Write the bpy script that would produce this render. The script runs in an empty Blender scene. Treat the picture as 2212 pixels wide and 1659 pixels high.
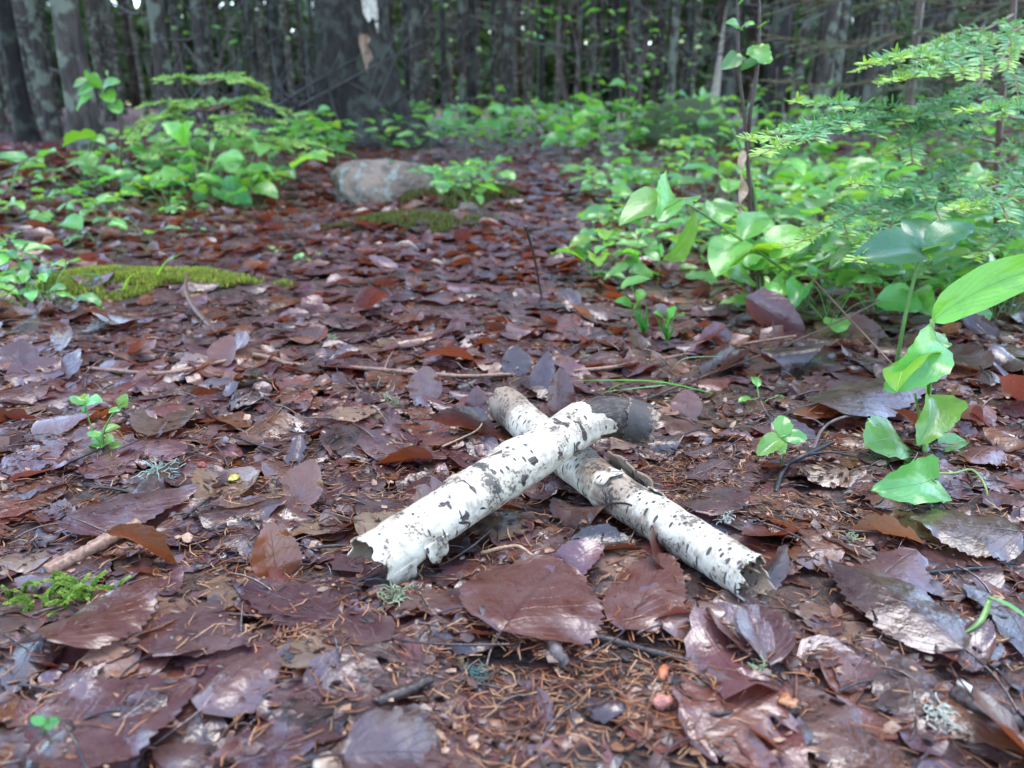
import bpy, math, random
import numpy as np
from mathutils import Vector, Matrix, Quaternion

# ------------------------------------------------------------------ camera, sky, sun, exposure
PITCH = math.radians(19.22)
TANX, TANY = 0.6432, 0.4824
CAM = np.array([0.0, 0.0, 0.27])
scene = bpy.context.scene
cam_data = bpy.data.cameras.new('camera')
cam = bpy.data.objects.new('camera', cam_data)
scene.collection.objects.link(cam)
cam.location = CAM
cam.rotation_euler = (math.pi / 2 - PITCH, 0, 0)
cam_data.sensor_width = 36.0
cam_data.lens = 18.0 / TANX
cam_data.clip_start = 0.01
cam_data.clip_end = 2000
cam_data.dof.use_dof = True
cam_data.dof.focus_distance = 0.58
cam_data.dof.aperture_fstop = 8.5
scene.camera = cam

SUN_EL, SUN_ROT = math.radians(79), math.radians(25)
world = bpy.data.worlds.new('World')
scene.world = world
world.use_nodes = True
wn = world.node_tree.nodes
wl = world.node_tree.links
sky_node = wn.new('ShaderNodeTexSky')
sky_node.sky_type = 'NISHITA'
sky_node.sun_disc = False
sky_node.sun_elevation = SUN_EL
sky_node.sun_rotation = SUN_ROT
sky_node.air_density = 1.0
sky_node.dust_density = 0.6
sky_node.ozone_density = 1.2
wl.new(sky_node.outputs[0], wn['Background'].inputs['Color'])
wn['Background'].inputs['Strength'].default_value = 0.15

sun_data = bpy.data.lights.new('sun', 'SUN')
sun_data.energy = 0.8
sun_data.angle = math.radians(40)
sun_data.color = (1.0, 0.95, 0.88)
sun = bpy.data.objects.new('sun', sun_data)
scene.collection.objects.link(sun)
# direction towards the sun: rotation measured from +Y clockwise seen from above
sd = Vector((math.sin(SUN_ROT) * math.cos(SUN_EL), math.cos(SUN_ROT) * math.cos(SUN_EL), math.sin(SUN_EL)))
sun.rotation_euler = sd.to_track_quat('Z', 'Y').to_euler()

vs = scene.view_settings
vs.view_transform = 'Standard'
vs.look = 'None'
vs.exposure = 2.85
vs.gamma = 1.0
vs.use_curve_mapping = False
scene.render.engine = 'CYCLES'
scene.cycles.use_denoising = True
scene.cycles.max_bounces = 8
scene.cycles.diffuse_bounces = 3
scene.cycles.glossy_bounces = 3
scene.cycles.transmission_bounces = 4
scene.cycles.transparent_max_bounces = 4
scene.cycles.sample_clamp_indirect = 6.0
scene.cycles.caustics_reflective = False
scene.cycles.caustics_refractive = False

# ------------------------------------------------------------------ helpers
rng = np.random.default_rng(11)
random.seed(11)
col = scene.collection


def ray(px, py):
    """Direction through a point of the 2212 x 1659 photograph."""
    x = (px / 2212 - 0.5) * 2 * TANX
    y = (0.5 - py / 1659) * 2 * TANY
    return np.array([x, math.cos(PITCH) + y * math.sin(PITCH), -math.sin(PITCH) + y * math.cos(PITCH)])


def G(px, py, h=0.0):
    d = ray(px, py)
    return CAM + d * ((h - CAM[2]) / d[2])


def D(px, py, Y):
    """The point on that ray at ground distance Y."""
    d = ray(px, py)
    return CAM + d * (Y / d[1])


def proj(p):
    p = np.asarray(p, float)
    d = p - CAM
    z = d[..., 1] * math.cos(PITCH) - d[..., 2] * math.sin(PITCH)
    y = d[..., 1] * math.sin(PITCH) + d[..., 2] * math.cos(PITCH)
    z = np.where(z < 1e-3, 1e-3, z)
    return (d[..., 0] / z / TANX / 2 + 0.5) * 2212, (0.5 - y / z / TANY / 2) * 1659, z


_TAB = np.random.default_rng(99).random((256, 256))


def _hash(ix, iy, seed):
    return _TAB[(ix + seed * 57) & 255, (iy + seed * 131) & 255]


def vnoise(x, y, seed=0):
    x = np.asarray(x, float)
    y = np.asarray(y, float)
    ix, iy = np.floor(x).astype(int), np.floor(y).astype(int)
    fx, fy = x - ix, y - iy
    fx, fy = fx * fx * (3 - 2 * fx), fy * fy * (3 - 2 * fy)
    a, b = _hash(ix, iy, seed), _hash(ix + 1, iy, seed)
    c, d = _hash(ix, iy + 1, seed), _hash(ix + 1, iy + 1, seed)
    return (a * (1 - fx) + b * fx) * (1 - fy) + (c * (1 - fx) + d * fx) * fy - 0.5


def fbm(x, y, seed=0, oct=3):
    s, a, f = 0.0, 1.0, 1.0
    for i in range(oct):
        s = s + a * vnoise(np.asarray(x) * f, np.asarray(y) * f, seed + i * 17)
        a *= 0.5
        f *= 2.03
    return s


HUMPS = []   # (x, y, radius x, radius y, height)


def hump(px, py, rx, ry, h):
    g = G(px, py)
    HUMPS.append((g[0], g[1], rx, ry, h))


hump(310, 622, 0.17, 0.07, 0.028)     # moss cushion on the left
hump(905, 485, 0.20, 0.17, 0.030)     # mossy rise in the path
hump(990, 425, 0.22, 0.20, 0.050)     # hump beside the grey rock


def terrain(x, y):
    x = np.asarray(x, float)
    y = np.asarray(y, float)
    r = np.hypot(x, y)
    near = np.exp(-(r / 6.0) ** 2)
    z = 0.012 * fbm(x * 7, y * 7, 3, 3) * near
    z = z + 0.10 * fbm(x * 0.55 + 3, y * 0.55, 5, 3) * np.clip((r - 0.8) / 3.0, 0, 1) * np.exp(-(r / 60) ** 2)
    z = z + 0.6 * fbm(x * 0.06, y * 0.06, 8, 2) * np.clip((r - 8) / 25.0, 0, 1)
    # the banks on both sides of the path stand a little higher
    side = np.clip((np.abs(x - 0.1 * y - 0.05) - 0.55 - 0.12 * y) / 1.5, 0, 1)
    z = z + 0.05 * side * np.clip((r - 1.0) / 2, 0, 1)
    for hx, hy, rx, ry, h in HUMPS:
        z = z + h * np.exp(-(((x - hx) / rx) ** 2 + ((y - hy) / ry) ** 2) ** 1.5)
    return z


def GT(px, py, lift=0.0):
    """Where the ray through that point of the photograph meets the terrain."""
    p = G(px, py)
    for _ in range(12):
        p = G(px, py, float(terrain(p[0], p[1])) + lift)
    return p


def mesh_from(name, V, F, uv=None, colr=None, smooth=True, mat=None):
    """F: (n,3) or (n,4) array, or list of such arrays.  uv: per vertex, colr: per vertex rgb."""
    V = np.asarray(V, np.float32)
    Fs = F if isinstance(F, list) else [F]
    Fs = [np.asarray(f, np.int32) for f in Fs if len(f)]
    me = bpy.data.meshes.new(name)
    nl = sum(f.size for f in Fs)
    npoly = sum(len(f) for f in Fs)
    me.vertices.add(len(V))
    me.vertices.foreach_set('co', V.ravel())
    me.loops.add(nl)
    idx = np.concatenate([f.ravel() for f in Fs])
    me.loops.foreach_set('vertex_index', idx)
    me.polygons.add(npoly)
    tot = np.concatenate([np.full(len(f), f.shape[1], np.int32) for f in Fs])
    start = np.concatenate([[0], np.cumsum(tot)[:-1]]).astype(np.int32)
    me.polygons.foreach_set('loop_start', start)
    me.polygons.foreach_set('loop_total', tot)
    if smooth:
        me.polygons.foreach_set('use_smooth', np.ones(npoly, bool))
    if uv is not None:
        lay = me.uv_layers.new(name='UVMap')
        lay.data.foreach_set('uv', np.asarray(uv, np.float32)[idx].ravel())
    if colr is not None:
        a = me.color_attributes.new('Col', 'FLOAT_COLOR', 'POINT')
        c = np.ones((len(V), 4), np.float32)
        c[:, :3] = colr
        a.data.foreach_set('color', c.ravel())
    me.update(calc_edges=True)
    me.validate()
    if mat is not None:
        me.materials.append(mat)
    return me


def link(name, data, parent=None, loc=None, **props):
    o = bpy.data.objects.new(name, data)
    col.objects.link(o)
    if parent is not None:
        o.parent = parent
    if loc is not None:
        o.location = loc
    for k, v in props.items():
        o[k] = v
    return o


def thing(name, label, cat, loc=(0, 0, 0), group=None):
    o = link(name, None, loc=tuple(float(v) for v in loc))
    o.empty_display_size = 0.02
    o['label'] = label
    o['category'] = cat
    if group:
        o['group'] = group
    return o


class Geo:
    """Collects pieces that end up as ONE mesh."""

    def __init__(self):
        self.V, self.Q, self.T, self.UV, self.C = [], [], [], [], []
        self.n = 0

    def add(self, V, F, uv=None, c=(0.5, 0.5, 0.5)):
        V = np.asarray(V, float)
        F = np.asarray(F, int)
        self.V.append(V)
        (self.Q if F.shape[1] == 4 else self.T).append(F + self.n)
        self.UV.append(np.zeros((len(V), 2)) if uv is None else np.asarray(uv, float))
        c = np.asarray(c, float)
        self.C.append(np.tile(c, (len(V), 1)) if c.ndim == 1 else c)
        self.n += len(V)

    def mesh(self, name, mat=None, origin=(0, 0, 0), smooth=True):
        F = []
        if self.Q:
            F.append(np.concatenate(self.Q))
        if self.T:
            F.append(np.concatenate(self.T))
        return mesh_from(name, np.concatenate(self.V) - np.asarray(origin, float), F, np.concatenate(self.UV), np.concatenate(self.C), smooth, mat)


def frames(P, up=(0, 0, 1)):
    P = np.asarray(P, float)
    T = np.gradient(P, axis=0)
    T /= np.linalg.norm(T, axis=1)[:, None] + 1e-12
    u = np.asarray(up, float)
    N = np.empty_like(P)
    n = u - T[0] * (u @ T[0])
    if np.linalg.norm(n) < 1e-3:
        u = np.array([1.0, 0.2, 0])
        n = u - T[0] * (u @ T[0])
    n /= np.linalg.norm(n)
    for i in range(len(P)):
        n = n - T[i] * (n @ T[i])
        n /= np.linalg.norm(n) + 1e-12
        N[i] = n
    return T, N, np.cross(T, N)


def resample(P, n):
    """Smooth curve (Catmull-Rom) through the points P, n samples evenly spread."""
    P = np.asarray(P, float)
    if len(P) == 2:
        t = np.linspace(0, 1, n)[:, None]
        return P[0] * (1 - t) + P[1] * t
    Q = np.vstack([2 * P[0] - P[1], P, 2 * P[-1] - P[-2]])
    out = []
    for i in range(1, len(Q) - 2):
        t = np.linspace(0, 1, 16, endpoint=False)[:, None]
        a, b, c, d = Q[i - 1], Q[i], Q[i + 1], Q[i + 2]
        out.append(0.5 * (2 * b + (c - a) * t + (2 * a - 5 * b + 4 * c - d) * t ** 2 + (3 * b - a - 3 * c + d) * t ** 3))
    out.append(P[-1:])
    C = np.vstack(out)
    L = np.concatenate([[0], np.cumsum(np.linalg.norm(np.diff(C, axis=0), axis=1))])
    s = np.linspace(0, L[-1], n)
    return np.stack([np.interp(s, L, C[:, k]) for k in range(3)], 1)


def tube(P, R, m=6, wob=0.0, seed=0, cap=True):
    """Closed tube along P; returns V, list of faces [quads, tris], uv (length, around)."""
    P = np.asarray(P, float)
    n = len(P)
    R = np.broadcast_to(np.asarray(R, float), (n,))
    T, N, B = frames(P)
    a = np.arange(m) / m * 2 * math.pi
    rr = R[:, None] * np.ones((1, m))
    if wob and n > 6:
        rr = rr * (1 + wob * fbm(np.arange(n)[:, None] * 0.55 + np.cos(a)[None] * 0.9, np.sin(a)[None] * 0.9 + np.arange(n)[:, None] * 0.2, seed, 3))
    V = P[:, None, :] + rr[..., None] * (np.cos(a)[None, :, None] * N[:, None, :] + np.sin(a)[None, :, None] * B[:, None, :])
    V = V.reshape(-1, 3)
    i = np.arange(n - 1)[:, None] * m
    j = np.arange(m)[None, :]
    j2 = (j + 1) % m
    Q = np.stack([i + j, i + j2, i + m + j2, i + m + j], -1).reshape(-1, 4)
    L = np.concatenate([[0], np.cumsum(np.linalg.norm(np.diff(P, axis=0), axis=1))])
    uv = np.stack([np.repeat(L, m), np.tile(a, n) * np.repeat(R, m)], 1)
    tris = []
    if cap:
        V = np.vstack([V, P[:1], P[-1:]])
        c0, c1 = n * m, n * m + 1
        jj = np.arange(m)
        tris = np.concatenate([np.stack([np.full(m, c0), (jj + 1) % m, jj], 1), np.stack([np.full(m, c1), (n - 1) * m + jj, (n - 1) * m + (jj + 1) % m], 1)])
        uv = np.vstack([uv, [[0, 0], [L[-1], 0]]])
    return V, Q, tris, uv


def add_tube(g, P, R, m=6, wob=0.0, seed=0, c=(0.2, 0.12, 0.08)):
    V, Q, T, uv = tube(P, R, m, wob, seed)
    n0 = g.n
    g.add(V, Q, uv, c)
    if len(T):
        g.T.append(np.asarray(T, int) + n0)


# ------------------------------------------------------------------ materials
def new_mat(name):
    m = bpy.data.materials.new(name)
    m.use_nodes = True
    nt = m.node_tree
    b = nt.nodes['Principled BSDF']
    return m, nt, b


def nd(nt, kind, **inp):
    n = nt.nodes.new(kind)
    for k, v in inp.items():
        if k.startswith('_'):
            setattr(n, k[1:], v)
        else:
            n.inputs[k.replace('__', ' ')].default_value = v
    return n


def math_n(nt, op, a, b=None, clamp=False):
    n = nt.nodes.new('ShaderNodeMath')
    n.operation = op
    n.use_clamp = clamp
    for i, v in enumerate((a, b)):
        if v is None:
            continue
        if isinstance(v, (int, float)):
            n.inputs[i].default_value = v
        else:
            nt.links.new(v, n.inputs[i])
    return n.outputs[0]


def mixc(nt, f, a, b, blend='MIX'):
    n = nt.nodes.new('ShaderNodeMix')
    n.data_type = 'RGBA'
    n.blend_type = blend
    for sock, v in ((n.inputs[0], f), (n.inputs[6], a), (n.inputs[7], b)):
        if isinstance(v, (int, float)):
            sock.default_value = v
        elif isinstance(v, (tuple, list)):
            sock.default_value = (*v[:3], 1)
        else:
            nt.links.new(v, sock)
    return n.outputs[2]


def ramp(nt, v, lo, hi, smooth=True):
    n = nt.nodes.new('ShaderNodeMapRange')
    n.interpolation_type = 'SMOOTHSTEP' if smooth else 'LINEAR'
    n.inputs['From Min'].default_value = lo
    n.inputs['From Max'].default_value = hi
    nt.links.new(v, n.inputs['Value'])
    return n.outputs[0]


def noise(nt, vec, scale, detail=3, rough=0.55, dist=0.0):
    n = nd(nt, 'ShaderNodeTexNoise', Scale=scale, Detail=detail, Roughness=rough, Distortion=dist)
    nt.links.new(vec, n.inputs['Vector'])
    return n.outputs[0]


def pos(nt):
    return nt.nodes.new('ShaderNodeNewGeometry').outputs['Position']


def bump(nt, b, h, dist, strength=1.0):
    n = nd(nt, 'ShaderNodeBump', Strength=strength, Distance=dist)
    nt.links.new(h, n.inputs['Height'])
    nt.links.new(n.outputs[0], b.inputs['Normal'])
    return n.outputs[0]


def attr(nt, name='Col'):
    return nd(nt, 'ShaderNodeAttribute', _attribute_name=name).outputs['Color']


def uvs(nt):
    u = nt.nodes.new('ShaderNodeUVMap')
    s = nt.nodes.new('ShaderNodeSeparateXYZ')
    nt.links.new(u.outputs[0], s.inputs[0])
    return u.outputs[0], s.outputs[0], s.outputs[1]


def leaf_veins(nt, freq=9.0, slant=0.45):
    """1 on midrib and side veins, from the leaf's own length and width coordinates."""
    _, s, t = uvs(nt)
    at = math_n(nt, 'ABSOLUTE', t)
    mid = math_n(nt, 'SUBTRACT', 1.0, ramp(nt, at, 0.01, 0.05))
    k = math_n(nt, 'MULTIPLY', math_n(nt, 'SUBTRACT', s, math_n(nt, 'MULTIPLY', at, slant)), freq)
    f = math_n(nt, 'ABSOLUTE', math_n(nt, 'SUBTRACT', math_n(nt, 'FRACT', k), 0.5))
    side = math_n(nt, 'SUBTRACT', 1.0, ramp(nt, f, 0.0, 0.055))
    return math_n(nt, 'MAXIMUM', mid, math_n(nt, 'MULTIPLY', side, 0.6))


def mat_dead_leaf():
    m, nt, b = new_mat('dead_leaf')
    p = pos(nt)
    c = attr(nt)
    v = leaf_veins(nt, 7.0, 0.5)
    n1 = noise(nt, p, 38, 4)
    n2 = noise(nt, p, 210, 3)
    n3 = noise(nt, p, 95, 2)
    light = mixc(nt, 0.45, c, (0.22, 0.14, 0.12))
    c1 = mixc(nt, math_n(nt, 'MULTIPLY', ramp(nt, n1, 0.48, 0.66), 0.8), c, light)
    c2 = mixc(nt, math_n(nt, 'MULTIPLY', ramp(nt, n2, 0.60, 0.74), 0.8), c1, (0.016, 0.010, 0.008))
    c3 = mixc(nt, math_n(nt, 'MULTIPLY', ramp(nt, n3, 0.56, 0.66), 0.4), c2, (0.15, 0.08, 0.06))
    c4 = mixc(nt, math_n(nt, 'MULTIPLY', v, 0.4), c3, mixc(nt, 1.0, c, (0.45, 0.4, 0.4), 'MULTIPLY'))
    c4 = mixc(nt, 1.0, c4, (0.78, 0.74, 0.74), 'MULTIPLY')
    nt.links.new(c4, b.inputs['Base Color'])
    r = nt.nodes.new('ShaderNodeMapRange')
    r.inputs['From Min'].default_value = 0.35
    r.inputs['From Max'].default_value = 0.65
    r.inputs['To Min'].default_value = 0.20
    r.inputs['To Max'].default_value = 0.52
    nt.links.new(noise(nt, p, 70, 3), r.inputs['Value'])
    nt.links.new(r.outputs[0], b.inputs['Roughness'])
    b.inputs['Specular IOR Level'].default_value = 0.55
    b.inputs['Coat Weight'].default_value = 0.85
    b.inputs['Coat Roughness'].default_value = 0.21
    h = math_n(nt, 'ADD', math_n(nt, 'MULTIPLY', noise(nt, p, 130, 4), 1.2), math_n(nt, 'MULTIPLY', v, -0.16))
    nb = bump(nt, b, h, 0.0014, 0.65)
    nt.links.new(nb, b.inputs['Coat Normal'])
    tr = nt.nodes.new('ShaderNodeBsdfTranslucent')
    nt.links.new(mixc(nt, 1.0, mixc(nt, 0.22, c, (0.5, 0.12, 0.01)), (1.5, 1.1, 0.8), 'MULTIPLY'), tr.inputs['Color'])
    mx = nt.nodes.new('ShaderNodeMixShader')
    mx.inputs[0].default_value = 0.28
    nt.links.new(b.outputs[0], mx.inputs[1])
    nt.links.new(tr.outputs[0], mx.inputs[2])
    nt.links.new(mx.outputs[0], nt.nodes['Material Output'].inputs[0])
    return m


def mat_green_leaf():
    m, nt, b = new_mat('green_leaf')
    p = pos(nt)
    oi = nt.nodes.new('ShaderNodeObjectInfo')
    c = attr(nt)
    hs = nt.nodes.new('ShaderNodeHueSaturation')
    nt.links.new(c, hs.inputs['Color'])
    mr = nt.nodes.new('ShaderNodeMapRange')
    mr.inputs['To Min'].default_value = 0.48
    mr.inputs['To Max'].default_value = 0.525
    nt.links.new(oi.outputs['Random'], mr.inputs['Value'])
    nt.links.new(mr.outputs[0], hs.inputs['Hue'])
    mv = nt.nodes.new('ShaderNodeMapRange')
    mv.inputs['To Min'].default_value = 0.75
    mv.inputs['To Max'].default_value = 1.25
    nt.links.new(math_n(nt, 'FRACT', math_n(nt, 'MULTIPLY', oi.outputs['Random'], 7.31)), mv.inputs['Value'])
    nt.links.new(mv.outputs[0], hs.inputs['Value'])
    v = leaf_veins(nt, 7.0, 0.6)
    c1 = mixc(nt, math_n(nt, 'MULTIPLY', v, 0.35), hs.outputs[0], (0.20, 0.34, 0.10))
    c2 = mixc(nt, math_n(nt, 'MULTIPLY', ramp(nt, noise(nt, p, 60, 3), 0.45, 0.7), 0.35), c1, (0.05, 0.17, 0.04))
    c2 = mixc(nt, math_n(nt, 'MULTIPLY', ramp(nt, noise(nt, p, 140, 2), 0.68, 0.74), 0.7), c2, (0.16, 0.12, 0.04))
    nt.links.new(c2, b.inputs['Base Color'])
    b.inputs['Roughness'].default_value = 0.36
    b.inputs['Specular IOR Level'].default_value = 0.5
    b.inputs['Coat Weight'].default_value = 0.6
    b.inputs['Coat Roughness'].default_value = 0.22
    h = math_n(nt, 'ADD', noise(nt, p, 160, 2), math_n(nt, 'MULTIPLY', v, -0.7))
    bump(nt, b, h, 0.0014, 0.55)
    tr = nt.nodes.new('ShaderNodeBsdfTranslucent')
    nt.links.new(mixc(nt, 1.0, c2, (1.9, 1.75, 0.7), 'MULTIPLY'), tr.inputs['Color'])
    mx = nt.nodes.new('ShaderNodeMixShader')
    mx.inputs[0].default_value = 0.42
    nt.links.new(b.outputs[0], mx.inputs[1])
    nt.links.new(tr.outputs[0], mx.inputs[2])
    nt.links.new(mx.outputs[0], nt.nodes['Material Output'].inputs[0])
    return m


def mat_soil():
    m, nt, b = new_mat('wet_humus')
    p = pos(nt)
    n1 = noise(nt, p, 14, 5, 0.65)
    n2 = noise(nt, p, 150, 4, 0.7)
    a = mixc(nt, ramp(nt, n1, 0.35, 0.65), (0.020, 0.013, 0.010), (0.062, 0.036, 0.026))
    c = mixc(nt, ramp(nt, n2, 0.45, 0.7), a, (0.10, 0.055, 0.038))
    # beyond the single leaves the litter itself is the colour of the floor
    far = mixc(nt, ramp(nt, noise(nt, p, 9, 5, 0.7), 0.3, 0.7), (0.045, 0.026, 0.022), (0.12, 0.065, 0.05))
    sp = nt.nodes.new('ShaderNodeSeparateXYZ')
    nt.links.new(p, sp.inputs[0])
    nt.links.new(mixc(nt, ramp(nt, sp.outputs[1], 5, 9), c, far), b.inputs['Base Color'])
    b.inputs['Roughness'].default_value = 0.45
    b.inputs['Specular IOR Level'].default_value = 0.4
    bump(nt, b, math_n(nt, 'ADD', n2, math_n(nt, 'MULTIPLY', n1, 1.5)), 0.006, 0.9)
    return m


def mat_attr(name, rough=0.5, spec=0.4, var=0.4, scale=300, bumpd=0.0006, transl=0.0):
    """Colour from the mesh's own colour attribute, varied by noise."""
    m, nt, b = new_mat(name)
    p = pos(nt)
    c = attr(nt)
    n = noise(nt, p, scale, 3)
    dark = mixc(nt, 1.0, c, (1 - var, 1 - var, 1 - var), 'MULTIPLY')
    nt.links.new(mixc(nt, ramp(nt, n, 0.35, 0.65), dark, c), b.inputs['Base Color'])
    b.inputs['Roughness'].default_value = rough
    b.inputs['Specular IOR Level'].default_value = spec
    bump(nt, b, n, bumpd, 0.8)
    if transl:
        tr = nt.nodes.new('ShaderNodeBsdfTranslucent')
        nt.links.new(mixc(nt, 1.0, c, (1.7, 1.6, 0.7), 'MULTIPLY'), tr.inputs['Color'])
        mx = nt.nodes.new('ShaderNodeMixShader')
        mx.inputs[0].default_value = transl
        nt.links.new(b.outputs[0], mx.inputs[1])
        nt.links.new(tr.outputs[0], mx.inputs[2])
        nt.links.new(mx.outputs[0], nt.nodes['Material Output'].inputs[0])
    return m


def mat_birch(name, dash, dirt):
    """White birch bark.  UV holds metres along and around; Col.r dark patches, Col.g brown stain."""
    m, nt, b = new_mat(name)
    uv, u, v = uvs(nt)
    p = pos(nt)
    sep = nt.nodes.new('ShaderNodeSeparateColor')
    nt.links.new(attr(nt), sep.inputs[0])
    n_slow = noise(nt, p, 55, 4)
    n_fine = noise(nt, p, 420, 4, 0.7)
    cmb = nt.nodes.new('ShaderNodeCombineXYZ')
    nt.links.new(math_n(nt, 'MULTIPLY', u, 1 / 0.0048), cmb.inputs[0])
    nt.links.new(math_n(nt, 'MULTIPLY', v, 1 / 0.0105), cmb.inputs[1])
    vo = nd(nt, 'ShaderNodeTexVoronoi', Scale=1.0, Randomness=0.9, _voronoi_dimensions='2D')
    nt.links.new(cmb.outputs[0], vo.inputs['Vector'])
    pick = nt.nodes.new('ShaderNodeSeparateColor')
    nt.links.new(vo.outputs['Color'], pick.inputs[0])
    size = math_n(nt, 'ADD', math_n(nt, 'MULTIPLY', pick.outputs[1], 0.16), 0.10)
    jag = math_n(nt, 'ADD', vo.outputs['Distance'], math_n(nt, 'MULTIPLY', math_n(nt, 'SUBTRACT', n_fine, 0.5), 0.22))
    inside = math_n(nt, 'LESS_THAN', jag, size)
    keep = math_n(nt, 'LESS_THAN', pick.outputs[0], dash)
    dashes = math_n(nt, 'MULTIPLY', inside, keep)
    # thin pencil lines round the stem
    st = nt.nodes.new('ShaderNodeCombineXYZ')
    nt.links.new(math_n(nt, 'MULTIPLY', u, 900), st.inputs[0])
    nt.links.new(math_n(nt, 'MULTIPLY', v, 120), st.inputs[1])
    lines = math_n(nt, 'MULTIPLY', ramp(nt, noise(nt, st.outputs[0], 1.0, 3, 0.6), 0.60, 0.70), ramp(nt, noise(nt, p, 70, 3), 0.45, 0.6))
    flecks = ramp(nt, math_n(nt, 'ADD', n_fine, math_n(nt, 'MULTIPLY', math_n(nt, 'SUBTRACT', n_slow, 0.5), 0.9)), 0.64 - dirt * 0.05, 0.72 - dirt * 0.05)
    patch = ramp(nt, math_n(nt, 'ADD', sep.outputs[0], math_n(nt, 'MULTIPLY', math_n(nt, 'SUBTRACT', noise(nt, p, 430, 4, 0.75), 0.5), 1.5)), 0.46, 0.62)
    base = mixc(nt, ramp(nt, n_slow, 0.4, 0.7), (0.53, 0.465, 0.36), (0.38, 0.31, 0.22))
    base = mixc(nt, math_n(nt, 'MULTIPLY', ramp(nt, noise(nt, p, 120, 5, 0.65), 0.46, 0.66), 0.6), base, (0.20, 0.155, 0.11))
    base = mixc(nt, math_n(nt, 'MULTIPLY', ramp(nt, noise(nt, p, 34, 5, 0.7), 0.47, 0.66), 0.6), base, (0.23, 0.165, 0.105))
    base = mixc(nt, math_n(nt, 'MULTIPLY', ramp(nt, math_n(nt, 'ADD', sep.outputs[1], math_n(nt, 'MULTIPLY', math_n(nt, 'SUBTRACT', noise(nt, p, 190, 4), 0.5), 0.9)), 0.35, 0.75), 0.85), base, (0.19, 0.13, 0.085))
    dk = math_n(nt, 'MAXIMUM', dashes, math_n(nt, 'MAXIMUM', patch, math_n(nt, 'MAXIMUM', math_n(nt, 'MULTIPLY', lines, 0.65), math_n(nt, 'MULTIPLY', flecks, 0.85))))
    c = mixc(nt, math_n(nt, 'MULTIPLY', dk, 0.94), base, mixc(nt, n_fine, (0.012, 0.011, 0.011), (0.06, 0.05, 0.045)))
    nt.links.new(c, b.inputs['Base Color'])
    b.inputs['Roughness'].default_value = 0.62
    b.inputs['Specular IOR Level'].default_value = 0.3
    h = math_n(nt, 'ADD', math_n(nt, 'ADD', math_n(nt, 'MULTIPLY', n_fine, 0.5), math_n(nt, 'MULTIPLY', noise(nt, p, 130, 3), 0.8)), math_n(nt, 'ADD', math_n(nt, 'MULTIPLY', dk, -0.5), math_n(nt, 'MULTIPLY', noise(nt, st.outputs[0], 0.35, 4), 0.3)))
    bump(nt, b, h, 0.0009, 0.8)
    return m


def mat_rotwood(name='rotten_wood', a=(0.016, 0.012, 0.010), c2=(0.085, 0.055, 0.038)):
    m, nt, b = new_mat(name)
    uv, u, v = uvs(nt)
    p = pos(nt)
    st = nt.nodes.new('ShaderNodeCombineXYZ')
    nt.links.new(math_n(nt, 'MULTIPLY', u, 60), st.inputs[0])
    nt.links.new(math_n(nt, 'MULTIPLY', v, 700), st.inputs[1])
    n1 = noise(nt, st.outputs[0], 1.0, 4)
    n2 = noise(nt, p, 240, 4, 0.7)
    c = mixc(nt, ramp(nt, math_n(nt, 'ADD', math_n(nt, 'MULTIPLY', n1, 0.5), math_n(nt, 'MULTIPLY', n2, 0.5)), 0.42, 0.62), a, c2)
    nt.links.new(c, b.inputs['Base Color'])
    b.inputs['Roughness'].default_value = 0.6
    bump(nt, b, math_n(nt, 'ADD', n1, n2), 0.0012, 0.9)
    return m


M_LEAF = mat_dead_leaf()
M_GREEN = mat_green_leaf()
M_SOIL = mat_soil()
M_TWIG = mat_attr('twig_bark', 0.42, 0.45, 0.45, 350, 0.0008)
M_STEM = mat_attr('green_stem', 0.45, 0.4, 0.2, 200, 0.0003, 0.15)
M_NEEDLE = mat_attr('dry_needle', 0.4, 0.45, 0.35, 500, 0.0003)
M_SPRUCE = mat_attr('spruce_needle', 0.38, 0.45, 0.3, 120, 0.0004, 0.25)
M_MOSS = mat_attr('moss_shoot', 0.8, 0.15, 0.35, 200, 0.001, 0.3)
M_LICHEN = mat_attr('lichen_thread', 0.85, 0.1, 0.3, 300, 0.0005, 0.2)
M_BIRCH_A = mat_birch('birch_bark_pale', 0.34, 1.0)
M_BIRCH_B = mat_birch('birch_bark_dashed', 0.72, 1.1)
M_ROT = mat_rotwood()
M_ROT_PALE = mat_rotwood('torn_pale_wood', (0.09, 0.05, 0.03), (0.42, 0.26, 0.15))
# ------------------------------------------------------------------ ground
def build_ground():
    n = 300
    u = np.linspace(-1, 1, n)
    xs = 0.22 * np.sinh(u * 8.4)
    ys = 0.55 + 0.22 * np.sinh(u * 8.4)
    X, Y = np.meshgrid(xs, ys)
    Z = terrain(X, Y)
    V = np.stack([X, Y, Z], -1).reshape(-1, 3)
    i = np.arange(n - 1)[:, None] * n + np.arange(n - 1)[None]
    F = np.stack([i, i + 1, i + n + 1, i + n], -1).reshape(-1, 4)
    link('ground', mesh_from('ground', V, F, mat=M_SOIL), kind='structure')


build_ground()

# ------------------------------------------------------------------ fallen leaves
PAL = {
    'dark brown': (0.046, 0.023, 0.019),
    'purplish brown': (0.092, 0.040, 0.040),
    'reddish brown': (0.115, 0.040, 0.027),
    'orange brown': (0.17, 0.055, 0.016),
    'tan': (0.27, 0.17, 0.105),
}
PAL_P = (['purplish brown', 'dark brown', 'reddish brown', 'orange brown', 'tan'], [0.44, 0.19, 0.22, 0.10, 0.05])

PAL_C = np.cumsum(PAL_P[1])[:-1]


def leaf_grid(ns, nt):
    i = np.arange(ns)[:, None] * (nt + 1) + np.arange(nt)[None]
    return np.stack([i, i + nt + 1, i + nt + 2, i + 1], -1).reshape(-1, 4)


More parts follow.
